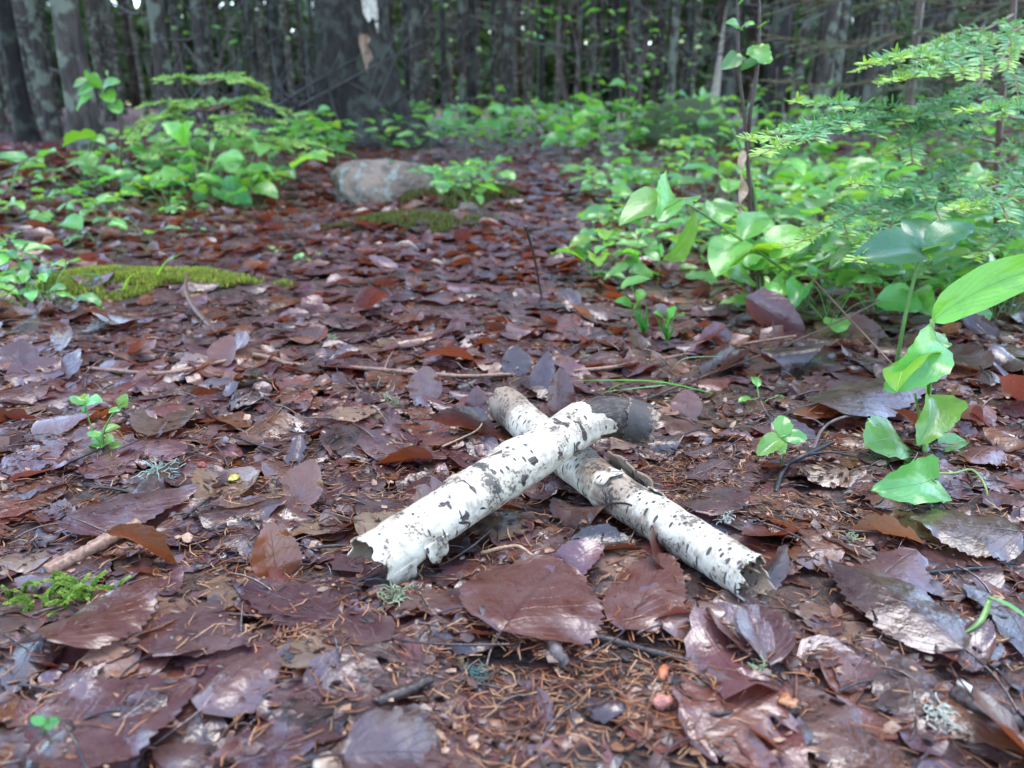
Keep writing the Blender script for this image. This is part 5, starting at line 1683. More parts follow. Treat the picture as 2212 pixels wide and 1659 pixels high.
# spruce reaching in from the right
Yr = 1.30
b_ = D(2165, 620, Yr)
b_[2] = float(terrain(b_[0], b_[1]))
r_ = thing('spruce_sapling', 'young spruce reaching in from the right edge with bright shoot tips', 'spruce', b_)
g = Geo()
add_tube(g, resample(np.array([b_, D(2152, 420, Yr), D(2158, 300, Yr), D(2165, 200, Yr), D(2185, 60, Yr), D(2200, -150, Yr)]), 30), np.linspace(0.0060, 0.004, 30), 9, 0.2, 3, (0.09, 0.045, 0.025))
link('trunk', g.mesh('trunk', M_TWIG, b_), r_)
BR = [  # branch: points (px, py, Y), side shoots, length
    ([(2190, 30, Yr), (2130, 62, Yr - 0.03), (2010, 112, Yr - 0.08), (1865, 140, Yr - 0.14)], 8, 0.10, 0.35),
    ([(2300, 20, Yr - 0.05), (2150, 85, Yr - 0.08), (2020, 150, Yr - 0.12), (1925, 175, Yr - 0.15)], 8, 0.10, 0.5),
    ([(2185, 100, Yr), (2110, 185, Yr - 0.03), (2040, 225, Yr - 0.07), (1930, 270, Yr - 0.12)], 7, 0.08, 0.8),
    ([(2155, 310, Yr), (2030, 270, Yr - 0.04), (1900, 235, Yr - 0.10), (1715, 222, Yr - 0.18)], 6, 0.07, 0.93),
    ([(2040, 272, Yr - 0.04), (1890, 255, Yr - 0.12), (1750, 272, Yr - 0.18), (1612, 305, Yr - 0.22)], 5, 0.055, 0.86),
    ([(2010, 265, Yr - 0.05), (1880, 280, Yr - 0.13), (1760, 285, Yr - 0.19), (1642, 335, Yr - 0.24)], 4, 0.05, 0.82),
    ([(2165, 210, Yr), (2080, 255, Yr - 0.05), (2000, 280, Yr - 0.09), (1905, 335, Yr - 0.14)], 6, 0.07, 0.7),
    ([(2160, 350, Yr), (2080, 350, Yr - 0.05), (1990, 400, Yr - 0.12), (1835, 398, Yr - 0.2)], 5, 0.06, 0.95),
    ([(2155, 400, Yr), (2050, 430, Yr - 0.07), (1900, 440, Yr - 0.14), (1705, 535, Yr - 0.22)], 6, 0.075, 0.8),
    ([(2100, 410, Yr - 0.06), (1990, 440, Yr - 0.13), (1910, 500, Yr - 0.18), (1845, 565, Yr - 0.22)], 5, 0.06, 0.75),
    ([(2170, 300, Yr), (2230, 330, Yr - 0.08), (2180, 420, Yr - 0.16), (2060, 455, Yr - 0.22)], 6, 0.07, 0.85),
    ([(2175, 180, Yr), (2260, 210, Yr - 0.05), (2200, 235, Yr - 0.12), (2080, 240, Yr - 0.18)], 6, 0.07, 0.85),
    ([(2160, 420, Yr), (2240, 450, Yr - 0.06), (2190, 500, Yr - 0.14), (2100, 560, Yr - 0.18)], 5, 0.06, 0.85),
    ([(2180, 90, Yr), (2300, 100, Yr + 0.05), (2400, 130, Yr + 0.1)], 7, 0.1, 0.7),
    ([(2170, 250, Yr), (2320, 280, Yr + 0.05), (2430, 330, Yr + 0.05)], 7, 0.1, 0.8),
]
for k, (pts_, sn, sl, tp) in enumerate(BR):
    spruce_branch(r_, [D(p[0], p[1], Yr - (Yr - p[2]) * 2.5) for p in pts_], 0.0190, 760, sn + 1, sl * 1.3, 100 + k, tip=tp * 0.9, width=0.0012)


def sapling(base, h, tiers, label, group=None, seed=0, nL=0.016, per_m=330, cin=NG, ctip=NT, tip=0.4, blen=0.5, width=0.0011, side=7, lowest=0.25, rise=0.12):
    r = np.random.default_rng(seed)
    root = thing('spruce_sapling', label, 'spruce', base, group)
    base = np.asarray(base, float)
    top = base + np.array([r.normal(0, 0.02) * h, r.normal(0, 0.02) * h, h])
    S = resample(np.array([base - np.array([0, 0, 0.02]), (base + top) / 2 + r.normal(0, 0.01, 3) * h, top]), 20)
    g = Geo()
    add_tube(g, S, np.linspace(h * 0.014, h * 0.004, 20), 8, 0.15, seed, (0.10, 0.06, 0.04))
    link('trunk', g.mesh('trunk', M_TWIG, base), root)
    for t in range(tiers):
        kz = lowest + (0.97 - lowest) * t / max(1, tiers - 1)
        q = S[int(kz * 19)]
        nb = int(r.integers(4, 7))
        a0 = r.uniform(0, 6.28)
        for j in range(nb):
            a = a0 + j * 2 * math.pi / nb + r.normal(0, 0.25)
            ln = blen * (1.05 - 0.55 * kz) * r.uniform(0.7, 1.1)
            d = np.array([math.cos(a), math.sin(a), 0])
            P = [q, q + d * ln * 0.5 + np.array([0, 0, rise * ln]), q + d * ln + np.array([0, 0, rise * ln * r.uniform(-0.4, 1.0)])]
            spruce_branch(root, P, nL, per_m, side, ln * 0.5, seed * 100 + t * 10 + j, cin, ctip, tip, r0=0.003 + h * 0.001, side_from=0.25, width=width)
    return root


p_ = GT(470, 412)
sapling(p_, 0.36, 4, 'little spruce with flat lime green tiers on the left bank', seed=5, blen=0.44, nL=0.019, per_m=700, lowest=0.42, tip=0.2, width=0.0018, cin=(0.15, 0.34, 0.09))
p_ = D(1960, 300, 3.3)
p_[2] = float(terrain(p_[0], p_[1]))
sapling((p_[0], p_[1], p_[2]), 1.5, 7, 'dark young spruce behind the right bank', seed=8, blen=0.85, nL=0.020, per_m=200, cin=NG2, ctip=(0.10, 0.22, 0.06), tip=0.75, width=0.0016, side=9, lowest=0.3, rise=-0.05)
p_ = D(2240, 300, 2.9)
p_[2] = float(terrain(p_[0], p_[1]))
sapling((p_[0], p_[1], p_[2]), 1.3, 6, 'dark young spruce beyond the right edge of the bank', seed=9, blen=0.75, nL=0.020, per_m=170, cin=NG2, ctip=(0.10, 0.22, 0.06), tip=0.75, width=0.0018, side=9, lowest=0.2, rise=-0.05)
# ------------------------------------------------------------------ rocks, moss, lichen
def mat_rock():
    m, nt, b = new_mat('lichen_rock')
    p = pos(nt)
    c = mixc(nt, ramp(nt, noise(nt, p, 9, 5, 0.6), 0.35, 0.65), (0.10, 0.072, 0.050), (0.24, 0.175, 0.12))
    c = mixc(nt, math_n(nt, 'MULTIPLY', ramp(nt, noise(nt, p, 22, 4), 0.55, 0.62), 0.7), c, (0.26, 0.31, 0.25))
    c = mixc(nt, math_n(nt, 'MULTIPLY', ramp(nt, noise(nt, p, 14, 4), 0.58, 0.66), 0.8), c, (0.07, 0.06, 0.05))
    att = attr(nt)
    sp = nt.nodes.new('ShaderNodeSeparateColor')
    nt.links.new(att, sp.inputs[0])
    mossk = ramp(nt, math_n(nt, 'ADD', sp.outputs[0], math_n(nt, 'MULTIPLY', math_n(nt, 'SUBTRACT', noise(nt, p, 18, 4), 0.5), 0.8)), 0.4, 0.6)
    c = mixc(nt, mossk, c, mixc(nt, noise(nt, p, 60, 3), (0.025, 0.045, 0.012), (0.085, 0.11, 0.03)))
    nt.links.new(c, b.inputs['Base Color'])
    b.inputs['Roughness'].default_value = 0.75
    bump(nt, b, math_n(nt, 'ADD', noise(nt, p, 35, 5), math_n(nt, 'MULTIPLY', noise(nt, p, 160, 3), 0.5)), 0.03, 1.0)
    return m


M_ROCK = mat_rock()


def rock(px, py, size, label, moss, name='rock', seed=0, sink=0.25):
    import bmesh
    bm = bmesh.new()
    bmesh.ops.create_icosphere(bm, subdivisions=5, radius=1.0)
    V = np.array([v.co[:] for v in bm.verts])
    F = np.array([[v.index for v in f.verts] for f in bm.faces])
    bm.free()
    n = np.zeros(len(V))
    for k, (fr, am) in enumerate(((1.1, 0.35), (2.3, 0.18), (5.0, 0.08), (11, 0.04))):
        n += 1.3 * am * (vnoise(V[:, 0] * fr + V[:, 2] * 0.7 * fr + k, V[:, 1] * fr - V[:, 2] * 0.6 * fr, seed + k) + vnoise(V[:, 2] * fr + 5, V[:, 0] * fr + V[:, 1] * fr * 0.5, seed + 9 + k))
    V = V * (1 + n)[:, None]
    for d in ((0.5, -0.8, 0.35), (-0.6, -0.6, 0.6), (0.1, 0.1, 1), (0.9, 0.1, 0.4)):      # broken faces
        d = np.array(d) / np.linalg.norm(d)
        h = V @ d
        V -= np.clip(h - 0.80, 0, None)[:, None] * d * 0.7
    V = V * np.array(size)
    p = GT(px, py)
    mo = np.clip(moss + 0.5 * V[:, 2] / size[2] - 0.2 + 0.4 * V[:, 0] / size[0] * (1 if moss < 0.5 else 0), 0, 1)
    o = link(name, mesh_from(name, V, F, None, np.stack([mo, mo, mo], 1), mat=M_ROCK), loc=(p[0], p[1], p[2] + size[2] * (1 - 2 * sink) * 0.5), label=label, category='rock')
    return o


rock(838, 422, (0.185, 0.12, 0.105), 'pale grey rock with lichen at the left edge of the far path', 0.12, seed=3, sink=0.34)
rock(1485, 318, (0.34, 0.28, 0.26), 'dark mossy boulder at the right where the path ends', 0.9, seed=7, name='boulder')
rock(1015, 462, (0.030, 0.02, 0.024), 'small pale stone on the path in front of the mossy hump', 0.0, seed=5, name='stone', sink=0.1)


def moss_field(cx, cy, rx, ry, n, label, cols, size=0.006, name='moss'):
    a = rng.uniform(0, 6.283, n)
    q = np.sqrt(rng.random(n)) * (1 + 0.25 * np.sin(a * 3 + cx * 9) + 0.15 * np.sin(a * 7))
    x, y = cx + np.cos(a) * q * rx, cy + np.sin(a) * q * ry
    kp = fbm(x * 28, y * 28, 77, 3) + 0.55 * (1 - q ** 2) > rng.uniform(-0.1, 0.45, n)
    x, y = x[kp], y[kp]
    n = len(x)
    z = terrain(x, y) + 0.004
    g = Geo()
    h = size * rng.uniform(0.6, 1.5, n)
    for k in range(3):
        b = rng.uniform(0, 6.283, n)
        w = h * 0.28
        tipx, tipy = x + np.cos(b) * h * 0.45, y + np.sin(b) * h * 0.45
        V = np.stack([np.stack([x - np.sin(b) * w, y + np.cos(b) * w, z - 0.001], 1), np.stack([x + np.sin(b) * w, y - np.cos(b) * w, z - 0.001], 1), np.stack([tipx, tipy, z + h], 1)], 1).reshape(-1, 3)
        F = np.arange(3 * n).reshape(-1, 3)
        c = np.array(cols)[rng.integers(0, len(cols), n)] * rng.uniform(0.7, 1.3, n)[:, None]
        g.add(V, F, None, np.repeat(c, 3, 0))
    link(name, g.mesh(name, M_MOSS), kind='stuff', label=label, category='moss')


MC = [(0.26, 0.31, 0.05), (0.18, 0.25, 0.05), (0.36, 0.36, 0.06), (0.16, 0.17, 0.05)]
for (mx, my, rx, ry), lab, n, sz in zip(MOSSY, ('yellow green moss cushion on the left of the path', 'low brownish green moss rise in the middle of the path', 'dark green moss on the hump beside the grey rock'), (11000, 5000, 7000), (0.006, 0.007, 0.010)):
    moss_field(mx, my, rx * 1.25, ry * 1.25, n, lab, MC if sz < 0.0065 else [(0.09, 0.11, 0.03), (0.14, 0.16, 0.04), (0.10, 0.08, 0.04)], sz)


def feather_moss(px, py, n, label, size):
    p0 = GT(px, py)
    g = Geo()
    for k in range(n):
        x, y = p0[0] + rng.normal(0, size * 0.9), p0[1] + rng.normal(0, size * 0.5)
        z = hm(x, y)
        a = rng.uniform(0, 6.28)
        L = size * rng.uniform(0.5, 1.1)
        P = resample(np.array([[x, y, z - 0.002], [x + math.cos(a) * L * 0.3, y + math.sin(a) * L * 0.3, z + L * 0.45], [x + math.cos(a) * L * 0.8, y + math.sin(a) * L * 0.8, z + L * 0.55]]), 10)
        add_tube(g, P, np.linspace(0.0004, 0.0002, 10), 3, 0, k, (0.16, 0.24, 0.04))
        needles_on(g, P, L * 0.16, 9000 * 0.02 / size, (0.17, 0.28, 0.05), (0.30, 0.42, 0.08), flat=0.5, width=0.00028, seed=k)
    link('moss_tuft', g.mesh('moss_tuft', M_MOSS, p0), loc=tuple(p0), label=label, category='moss')


feather_moss(140, 1310, 34, 'bright green feathery moss tuft beside the curled leaf on the lower left', 0.016)
feather_moss(5, 1290, 7, 'small moss tuft at the left edge', 0.014)
feather_moss(205, 690, 8, 'pale moss tuft in front of the moss cushion', 0.014)


def lichen(px, py, R, n, c, label, lift=0.002):
    p0 = GH(px, py, lift)
    g = Geo()
    for k in range(n):
        d = rng.normal(0, 1, 3)
        d[2] = abs(d[2]) * 0.6
        P = [p0 + rng.normal(0, R * 0.3, 3) * np.array([1, 1, 0.3])]
        for j in range(5):
            d = d * 0.6 + rng.normal(0, 0.9, 3)
            d[2] *= 0.7
            P.append(P[-1] + d / np.linalg.norm(d) * R * 0.32)
            P[-1][2] = max(P[-1][2], p0[2] - 0.002)
        cc = np.array(c) * rng.uniform(0.7, 1.25)
        add_tube(g, resample(np.array(P), 14), np.linspace(0.0005, 0.0003, 14), 4, 0, k, cc)
    link('lichen_tuft', g.mesh('lichen_tuft', M_LICHEN, p0), loc=tuple(p0), label=label, category='lichen')


LG, LGR, LW = (0.30, 0.32, 0.19), (0.22, 0.30, 0.26), (0.55, 0.55, 0.46)
lichen(855, 1290, 0.0085, 46, LG, 'grey green lichen tuft under the open end of the pale stick')
lichen(1032, 1460, 0.0065, 40, (0.13, 0.22, 0.19), 'bluish green lichen tuft beside the dark leaf in front')
lichen(842, 870, 0.010, 36, LG, 'curly lichen beside the red brown standing leaf')
lichen(1565, 1122, 0.006, 30, LW, 'pale lichen tuft right of the dashed stick')
lichen(345, 1018, 0.010, 46, (0.32, 0.40, 0.33), 'crusty pale grey lichen piece left of the yellow flake')
lichen(1640, 1450, 0.007, 34, LG, 'lichen tuft below the folded leaf')
lichen(2030, 1545, 0.008, 40, LW, 'white green lichen piece by the thick stick in the lower right')
lichen(1260, 770, 0.007, 26, LG, 'small lichen tuft behind the standing reddish leaf')
lichen(210, 710, 0.012, 36, LW, 'pale lichen in front of the moss cushion')
lichen(1840, 1165, 0.006, 24, LG, 'small lichen tuft between the sticks and the serrated plant')
lichen(720, 730, 0.008, 24, LG, 'small lichen tuft on the path left of the orange curled leaf')


def chip(px, py, size, c, label, name='bark_chip', lift=0.001, mat=None, cat='chip'):
    p = GH(px, py, lift)
    n, m = 7, 10
    th = np.linspace(0.15, math.pi - 0.15, n)[:, None]
    ph = np.arange(m)[None] / m * 2 * math.pi
    r = 1 + 0.9 * fbm(np.cos(ph) * 1.5 + px, np.sin(ph) * 1.5 + th * 1.3, 4, 2)
    V = np.stack([np.sin(th) * np.cos(ph) * r * size[0], np.sin(th) * np.sin(ph) * r * size[1], (np.cos(th) + 0 * ph) * r * size[2]], -1).reshape(-1, 3)
    i = np.arange(n - 1)[:, None] * m
    j = np.arange(m)[None]
    q = np.stack([i + j, i + m + j, i + m + (j + 1) % m, i + (j + 1) % m], -1).reshape(-1, 4)
    T = [np.arange(m)[::-1]]
    me = mesh_from(name, V, [q, np.stack([np.full(m - 2, 0), np.arange(1, m - 1), np.arange(2, m)], 1), np.stack([np.full(m - 2, (n - 1) * m), (n - 1) * m + np.arange(2, m), (n - 1) * m + np.arange(1, m - 1)], 1)], None, np.tile(c, (len(V), 1)), mat=mat or M_TWIG)
    o = link(name, me, loc=tuple(p + np.array([0, 0, size[2] * 0.7])), label=label, category=cat)
    o.rotation_euler = (rng.normal(0, 0.2), rng.normal(0, 0.2), rng.uniform(0, 6.28))


chip(640, 934, (0.008, 0.005, 0.0009), (0.60, 0.58, 0.53), 'white flake of birch bark behind the pale stick')
chip(506, 1034, (0.0062, 0.004, 0.0016), (0.55, 0.47, 0.10), 'crumpled yellow flake lying left of the sticks', 'yellow_flake', cat='flake')
chip(437, 1008, (0.0035, 0.0025, 0.002), (0.40, 0.09, 0.06), 'small red bud scale beside the lichen piece', 'bud_scale', cat='bud scale')
chip(1432, 1460, (0.005, 0.0032, 0.0024), (0.45, 0.13, 0.045), 'orange bud scale in the needles in front', 'bud_scale', cat='bud scale')
chip(1432, 1525, (0.0052, 0.0034, 0.003), (0.46, 0.17, 0.12), 'pinkish bud scale with a white tip in the needles in front', 'bud_scale', cat='bud scale')
chip(1700, 1640 - 120, (0.005, 0.004, 0.002), (0.40, 0.17, 0.07), 'orange bark chip below the folded leaf', 'bark_chip')
chip(1420, 1068, (0.006, 0.004, 0.002), (0.42, 0.20, 0.14), 'pinkish bark chip right of the torn bark strip', 'bark_chip')
chip(2100, 1505, (0.008, 0.003, 0.002), (0.66, 0.64, 0.58), 'white chip beside the thick stick in the lower right', 'bark_chip')
chip(1400, 745, (0.005, 0.003, 0.002), (0.5, 0.42, 0.15), 'small yellowish flake at the path edge', 'yellow_flake', cat='flake')
chip(710, 1655, (0.006, 0.005, 0.002), (0.42, 0.31, 0.22), 'pale round chip at the bottom edge', 'bark_chip')


# ------------------------------------------------------------------ the forest behind
def mat_trunk():
    m, nt, b = new_mat('spruce_bark')
    p = pos(nt)
    mp = nd(nt, 'ShaderNodeMapping')
    mp.inputs['Scale'].default_value = (1, 1, 0.25)
    nt.links.new(p, mp.inputs[0])
    c0 = attr(nt)
    n1 = noise(nt, mp.outputs[0], 26, 5, 0.65)
    n2 = noise(nt, p, 3.2, 3)
    oi = nt.nodes.new('ShaderNodeObjectInfo')
    c = mixc(nt, ramp(nt, n1, 0.35, 0.65), mixc(nt, 1.0, c0, (0.45, 0.43, 0.42), 'MULTIPLY'), mixc(nt, 1.0, c0, (1.35, 1.3, 1.25), 'MULTIPLY'))
    li = ramp(nt, math_n(nt, 'ADD', noise(nt, p, 11, 4), math_n(nt, 'MULTIPLY', n2, 0.35)), 0.66, 0.78)
    c = mixc(nt, math_n(nt, 'MULTIPLY', li, 0.5), c, (0.17, 0.19, 0.13))
    mv = nt.nodes.new('ShaderNodeMapRange')
    mv.inputs['To Min'].default_value = 0.3
    mv.inputs['To Max'].default_value = 1.5
    nt.links.new(oi.outputs['Random'], mv.inputs['Value'])
    cx = nt.nodes.new('ShaderNodeCombineXYZ')
    for i in range(3):
        nt.links.new(mv.outputs[0], cx.inputs[i])
    nt.links.new(mixc(nt, 1.0, c, cx.outputs[0], 'MULTIPLY'), b.inputs['Base Color'])
    b.inputs['Roughness'].default_value = 0.8
    b.inputs['Specular IOR Level'].default_value = 0.2
    bump(nt, b, n1, 0.02, 0.8)
    return m


M_TRUNK = mat_trunk()
M_CROWN = mat_attr('spruce_foliage', 0.6, 0.25, 0.4, 3, 0.002, 0.2)

TRUNKS, CROWNS, LIMBS = [], [], []
for k in range(5):
    r = np.random.default_rng(200 + k)
    z = np.concatenate([np.linspace(-0.15, 0.5, 7), np.linspace(0.7, 4, 14), np.linspace(5, 16, 8)])
    rad = 0.1 * (1 - z / 19) * (1 + 0.75 * np.exp(-np.clip(z, 0, None) / 0.14))
    P = np.stack([0.05 * np.sin(z * 0.4 + k), 0.05 * np.cos(z * 0.33 + k * 2), z], 1)
    P[:, :2] -= P[1, :2]
    V, Q, T, uv = tube(P, rad, 14, 0.16, k)
    TRUNKS.append(mesh_from('trunk', V, [Q, T], uv, np.tile((0.040, 0.032, 0.025), (len(V), 1)), mat=M_TRUNK))
    g = Geo()
    for j in range(13):
        zz = r.uniform(0.5, 6.0)
        a = r.uniform(0, 6.28)
        L = r.uniform(0.3, 1.1)
        d = np.array([math.cos(a), math.sin(a), 0])
        q = np.array([0, 0, zz]) + d * 0.05
        Pb = resample(np.array([q, q + d * L * 0.5 + np.array([0, 0, r.uniform(-0.12, 0.06)]), q + d * L + np.array([r.normal(0, 0.08), r.normal(0, 0.08), -r.uniform(0.0, 0.35) * L])]), 8)
        add_tube(g, Pb, np.linspace(0.009, 0.002, 8), 4, 0.1, j, (0.075, 0.06, 0.05))
        for s in range(3):
            i = int(r.integers(3, 7))
            e = Pb[i] + (d * 0.6 + r.normal(0, 0.6, 3)) * L * 0.3
            add_tube(g, resample(np.array([Pb[i], e]), 3), np.linspace(0.004, 0.0015, 3), 3, 0, s, (0.075, 0.06, 0.05))
    LIMBS.append(g.mesh('dead_limb', M_TWIG))
    g = Geo()
    nb = 64
    for j in range(nb):
        zz = 7.5 + 9.0 * (j / nb) ** 0.9
        a = j * 2.4 + r.normal(0, 0.3)
        L = 1.25 * (1.05 - (zz - 7.5) / 9.0) * r.uniform(0.7, 1.15) + 0.15
        nl = 9
        kk = r.random(nl)
        sp = r.normal(0, 0.20, nl) * L * (0.3 + kk)
        ca, sa = math.cos(a), math.sin(a)
        bx, by = ca * L * kk - sa * sp, sa * L * kk + ca * sp
        bz = zz - 0.45 * L * kk ** 1.6 + r.normal(0, 0.06, nl)
        q = np.stack([bx, by, bz], 1)
        u = r.normal(0, 1, (nl, 3)) * np.array([1, 1, 0.35])
        u /= np.linalg.norm(u, axis=1)[:, None]
        v = np.cross(u, r.normal(0, 1, (nl, 3)))
        v /= np.linalg.norm(v, axis=1)[:, None]
        sz = r.uniform(0.08, 0.22, nl)[:, None]
        V = np.stack([q - u * sz * 1.6, q + v * sz * 0.55 - u * sz * 0.2, q + u * sz * 1.6, q - v * sz * 0.55 + u * sz * 0.1], 1).reshape(-1, 3)
        F = np.arange(nl * 4).reshape(-1, 4)
        g.add(V, F, None, np.repeat(np.array((0.035, 0.075, 0.03)) * r.uniform(0.6, 1.5, nl)[:, None], 4, 0))
        add_tube(g, np.array([[0, 0, zz], [ca * L * 0.5, sa * L * 0.5, zz - 0.12 * L], [ca * L, sa * L, zz - 0.45 * L]]), np.array([0.02, 0.012, 0.004]), 3, 0, 0, (0.06, 0.045, 0.035))
    CROWNS.append(g.mesh('crown', M_CROWN, smooth=False))

TREE_XY = []


def tree(x, y, radius, label, group, lean=(0, 0), name='spruce_tree', limbs=True, kscale=None):
    k = len(TREE_XY) % 5
    root = thing(name, label, 'tree', (x, y, float(terrain(x, y))), group)
    root.rotation_euler = (lean[1], lean[0], 0.0 if any(lean) else rng.uniform(0, 6.28))
    hs = kscale or rng.uniform(0.85, 1.25)
    s = radius / 0.1
    t = link('trunk', TRUNKS[k], root)
    t.scale = (s, s, hs)
    c = link('crown', CROWNS[(k + 2) % 5], root)
    nar = 0.5 if abs(x / y - 0.06) < 0.2 else 1.0      # thin crowns above the line of the path
    c.scale = (nar, nar, hs)
    if limbs:
        l = link('dead_limbs', LIMBS[(k + 1) % 5], root, kind='stuff')
        l.scale = (1, 1, hs)
        l.rotation_euler = (0, 0, rng.uniform(0, 6.28))
    TREE_XY.append((x, y))
    return root


def tree_px(px, py, wpx, label, **kw):
    p = GT(px, py)
    _, _, dep = proj(p)
    return tree(p[0], p[1], wpx * 0.85 / 1720 * float(dep) / 2, label, kw.pop('group', None), **kw)


tree_px(192, 330, 62, 'pale grey spruce trunk standing left behind the slim sapling')
tree_px(62, 318, 42, 'dark spruce trunk at the far left of the forest edge')
tree_px(118, 300, 30, 'thin dark trunk between the two left trunks')
tree_px(372, 310, 40, 'lichen grey trunk directly behind the little spruce')
tree_px(462, 300, 34, 'dark trunk right of the lichen grey one behind the little spruce')
tree_px(615, 296, 26, 'slender trunk left of the thick old birch')
tree_px(905, 288, 34, 'dark trunk just right of the thick old birch')
tree_px(1000, 290, 17, 'very thin black trunk behind the shrubs where the path ends')
tree_px(962, 292, 13, 'pole thin dark trunk left of the black one')
tree_px(1098, 292, 24, 'greenish straight trunk above the end of the path')
tree_px(1245, 288, 14, 'thin black trunk right of the end of the path')
tree_px(1322, 284, 18, 'slim trunk in front of the pale lichen trunk')
tree_px(1366, 292, 24, 'pale lichen covered trunk with leaves climbing beside it')
tree_px(1442, 288, 22, 'brown trunk left of the mossy boulder')
tree_px(1562, 296, 34, 'dark trunk behind the mossy boulder')
tree_px(1662, 318, 48, 'thick dark trunk behind the broadleaf sapling', lean=(0.0, 0))
tree_px(1765, 310, 40, 'dark brown trunk behind the right bank')
tree_px(1860, 300, 26, 'thin trunk between the dark spruces on the right')
tree_px(2090, 306, 40, 'trunk shaded by the young spruces on the right')

# the old broken birch with white strips of bark
p_ = GT(795, 318)
root = thing('old_birch', 'thick old dark birch with torn strips of white bark and spreading roots', 'tree', p_)
z = np.concatenate([np.linspace(-0.2, 0.8, 16), np.linspace(0.9, 3.0, 18), np.linspace(3.4, 9, 6)])
m_ = 28
a_ = np.arange(m_) / m_ * 2 * math.pi
rad = 0.21 * (1 - z / 22)[:, None] * (1 + (0.9 + 0.6 * np.sin(a_ * 4 + 1))[None] * np.exp(-np.clip(z, 0, None) / 0.22)[:, None]) * (1 + 0.25 * fbm(np.cos(a_)[None] * 1.6 + z[:, None] * 0.8, np.sin(a_)[None] * 1.6 + z[:, None] * 1.1, 61, 4))
V = np.stack([rad * np.cos(a_)[None] - 0.05 * z[:, None], rad * np.sin(a_)[None], np.broadcast_to(z[:, None], rad.shape)], -1)
Vt = V.reshape(-1, 3)
n_ = len(z)
i = np.arange(n_ - 1)[:, None] * m_
j = np.arange(m_)[None]
q = np.stack([i + j, i + (j + 1) % m_, i + m_ + (j + 1) % m_, i + m_ + j], -1).reshape(-1, 4)
link('trunk', mesh_from('trunk', Vt, q, None, np.tile((0.055, 0.045, 0.034), (len(Vt), 1)), mat=M_TRUNK), root)


def bark_patch(z0, z1, t0, t1, lift, mat, seed, ragged=0.25):
    n, m = 24, 10
    u = np.linspace(0, 1, n)[:, None]
    v = np.linspace(0, 1, m)[None]
    zz = z0 + (z1 - z0) * u + 0.16 * vnoise(v * 5 + seed, v * 0 + 1, seed) * (1 - u)
    th = math.radians(t0) + math.radians(t1 - t0) * (v + ragged * vnoise(u * 5 + v, v * 3 + u * 2, seed) * (0.3 + np.abs(v - 0.5)))
    iz = np.clip(np.searchsorted(z, zz) - 1, 0, n_ - 2)
    f = (zz - z[iz]) / (z[iz + 1] - z[iz])
    ai = (th / (2 * math.pi) * m_) % m_
    a0i = ai.astype(int)
    fa = ai - a0i
    rr = (rad[iz, a0i] * (1 - fa) + rad[iz, (a0i + 1) % m_] * fa) * (1 - f) + (rad[iz + 1, a0i] * (1 - fa) + rad[iz + 1, (a0i + 1) % m_] * fa) * f
    rr = rr + 0.012 + lift * np.abs(v - 0.5) * 2 * (0.4 + 0.6 * u)
    O = np.stack([rr * np.cos(th) - 0.05 * zz, rr * np.sin(th), zz], -1).reshape(-1, 3)
    I = np.stack([(rr - 0.008) * np.cos(th) - 0.05 * zz, (rr - 0.008) * np.sin(th), zz], -1).reshape(-1, 3)
    ii = np.arange(n - 1)[:, None] * m + np.arange(m - 1)[None]
    qq = np.stack([ii, ii + 1, ii + m + 1, ii + m], -1).reshape(-1, 4)
    K = n * m
    rim = np.concatenate([np.arange(m), np.arange(1, n) * m + m - 1, (n - 1) * m + np.arange(m - 2, -1, -1), np.arange(n - 2, 0, -1) * m])
    uv = np.stack([zz * 0.1, th * 0.02], -1).reshape(-1, 2)
    g = Geo()
    g.add(np.vstack([O, I]), np.concatenate([qq, qq[:, ::-1] + K, np.stack([rim, np.roll(rim, -1), np.roll(rim, -1) + K, rim + K], 1)]), np.vstack([uv, uv]), np.zeros((2 * K, 3)))
    return link('bark_strip', g.mesh('bark_strip', mat), root)


bark_patch(0.74, 2.6, 294, 320, 0.03, M_BIRCH_A, 3)
bark_patch(0.50, 0.66, 285, 295, 0.04, M_ROT_PALE, 5, 0.9)
c_ = link('crown', CROWNS[1], root)
c_.scale = (1.3, 1.3, 1.1)
TREE_XY.append((p_[0], p_[1]))
# dead brush against it
g = Geo()
for k in range(70):
    a = rng.uniform(0, 3.14)
    b_ = np.array([p_[0] - rng.uniform(-0.15, 1.1), p_[1] + rng.uniform(-0.35, 0.3), p_[2] + rng.uniform(0, 0.25)])
    L = rng.uniform(0.3, 1.0)
    e = b_ + np.array([math.cos(a) * L * 0.7 + 0.2 * L, rng.normal(0, 0.15), math.sin(a) * L * 0.8])
    add_tube(g, resample(np.array([b_, (b_ + e) / 2 + rng.normal(0, 0.05, 3), e]), 7), np.linspace(0.010, 0.003, 7), 4, 0.1, k, np.array((0.05, 0.042, 0.032)) * rng.uniform(0.6, 1.3))
link('dead_brush', g.mesh('dead_brush', M_TWIG), kind='stuff', label='dark tangle of dead branches beside the old birch', category='brush')

# a leaning thin pale birch
p_ = GT(1530, 290)
root = thing('thin_birch', 'thin leaning pale birch stem far behind the boulder', 'tree', p_)
S = resample(np.array([p_, p_ + np.array([0.12, 0, 1.2]), p_ + np.array([0.35, 0, 3.0]), p_ + np.array([0.6, 0, 5.5])]), 30)
g = Geo()
add_tube(g, S, np.linspace(0.05, 0.02, 30), 10, 0.1, 1, (0, 0.1, 0))
link('trunk', g.mesh('trunk', M_BIRCH_A, p_), root)

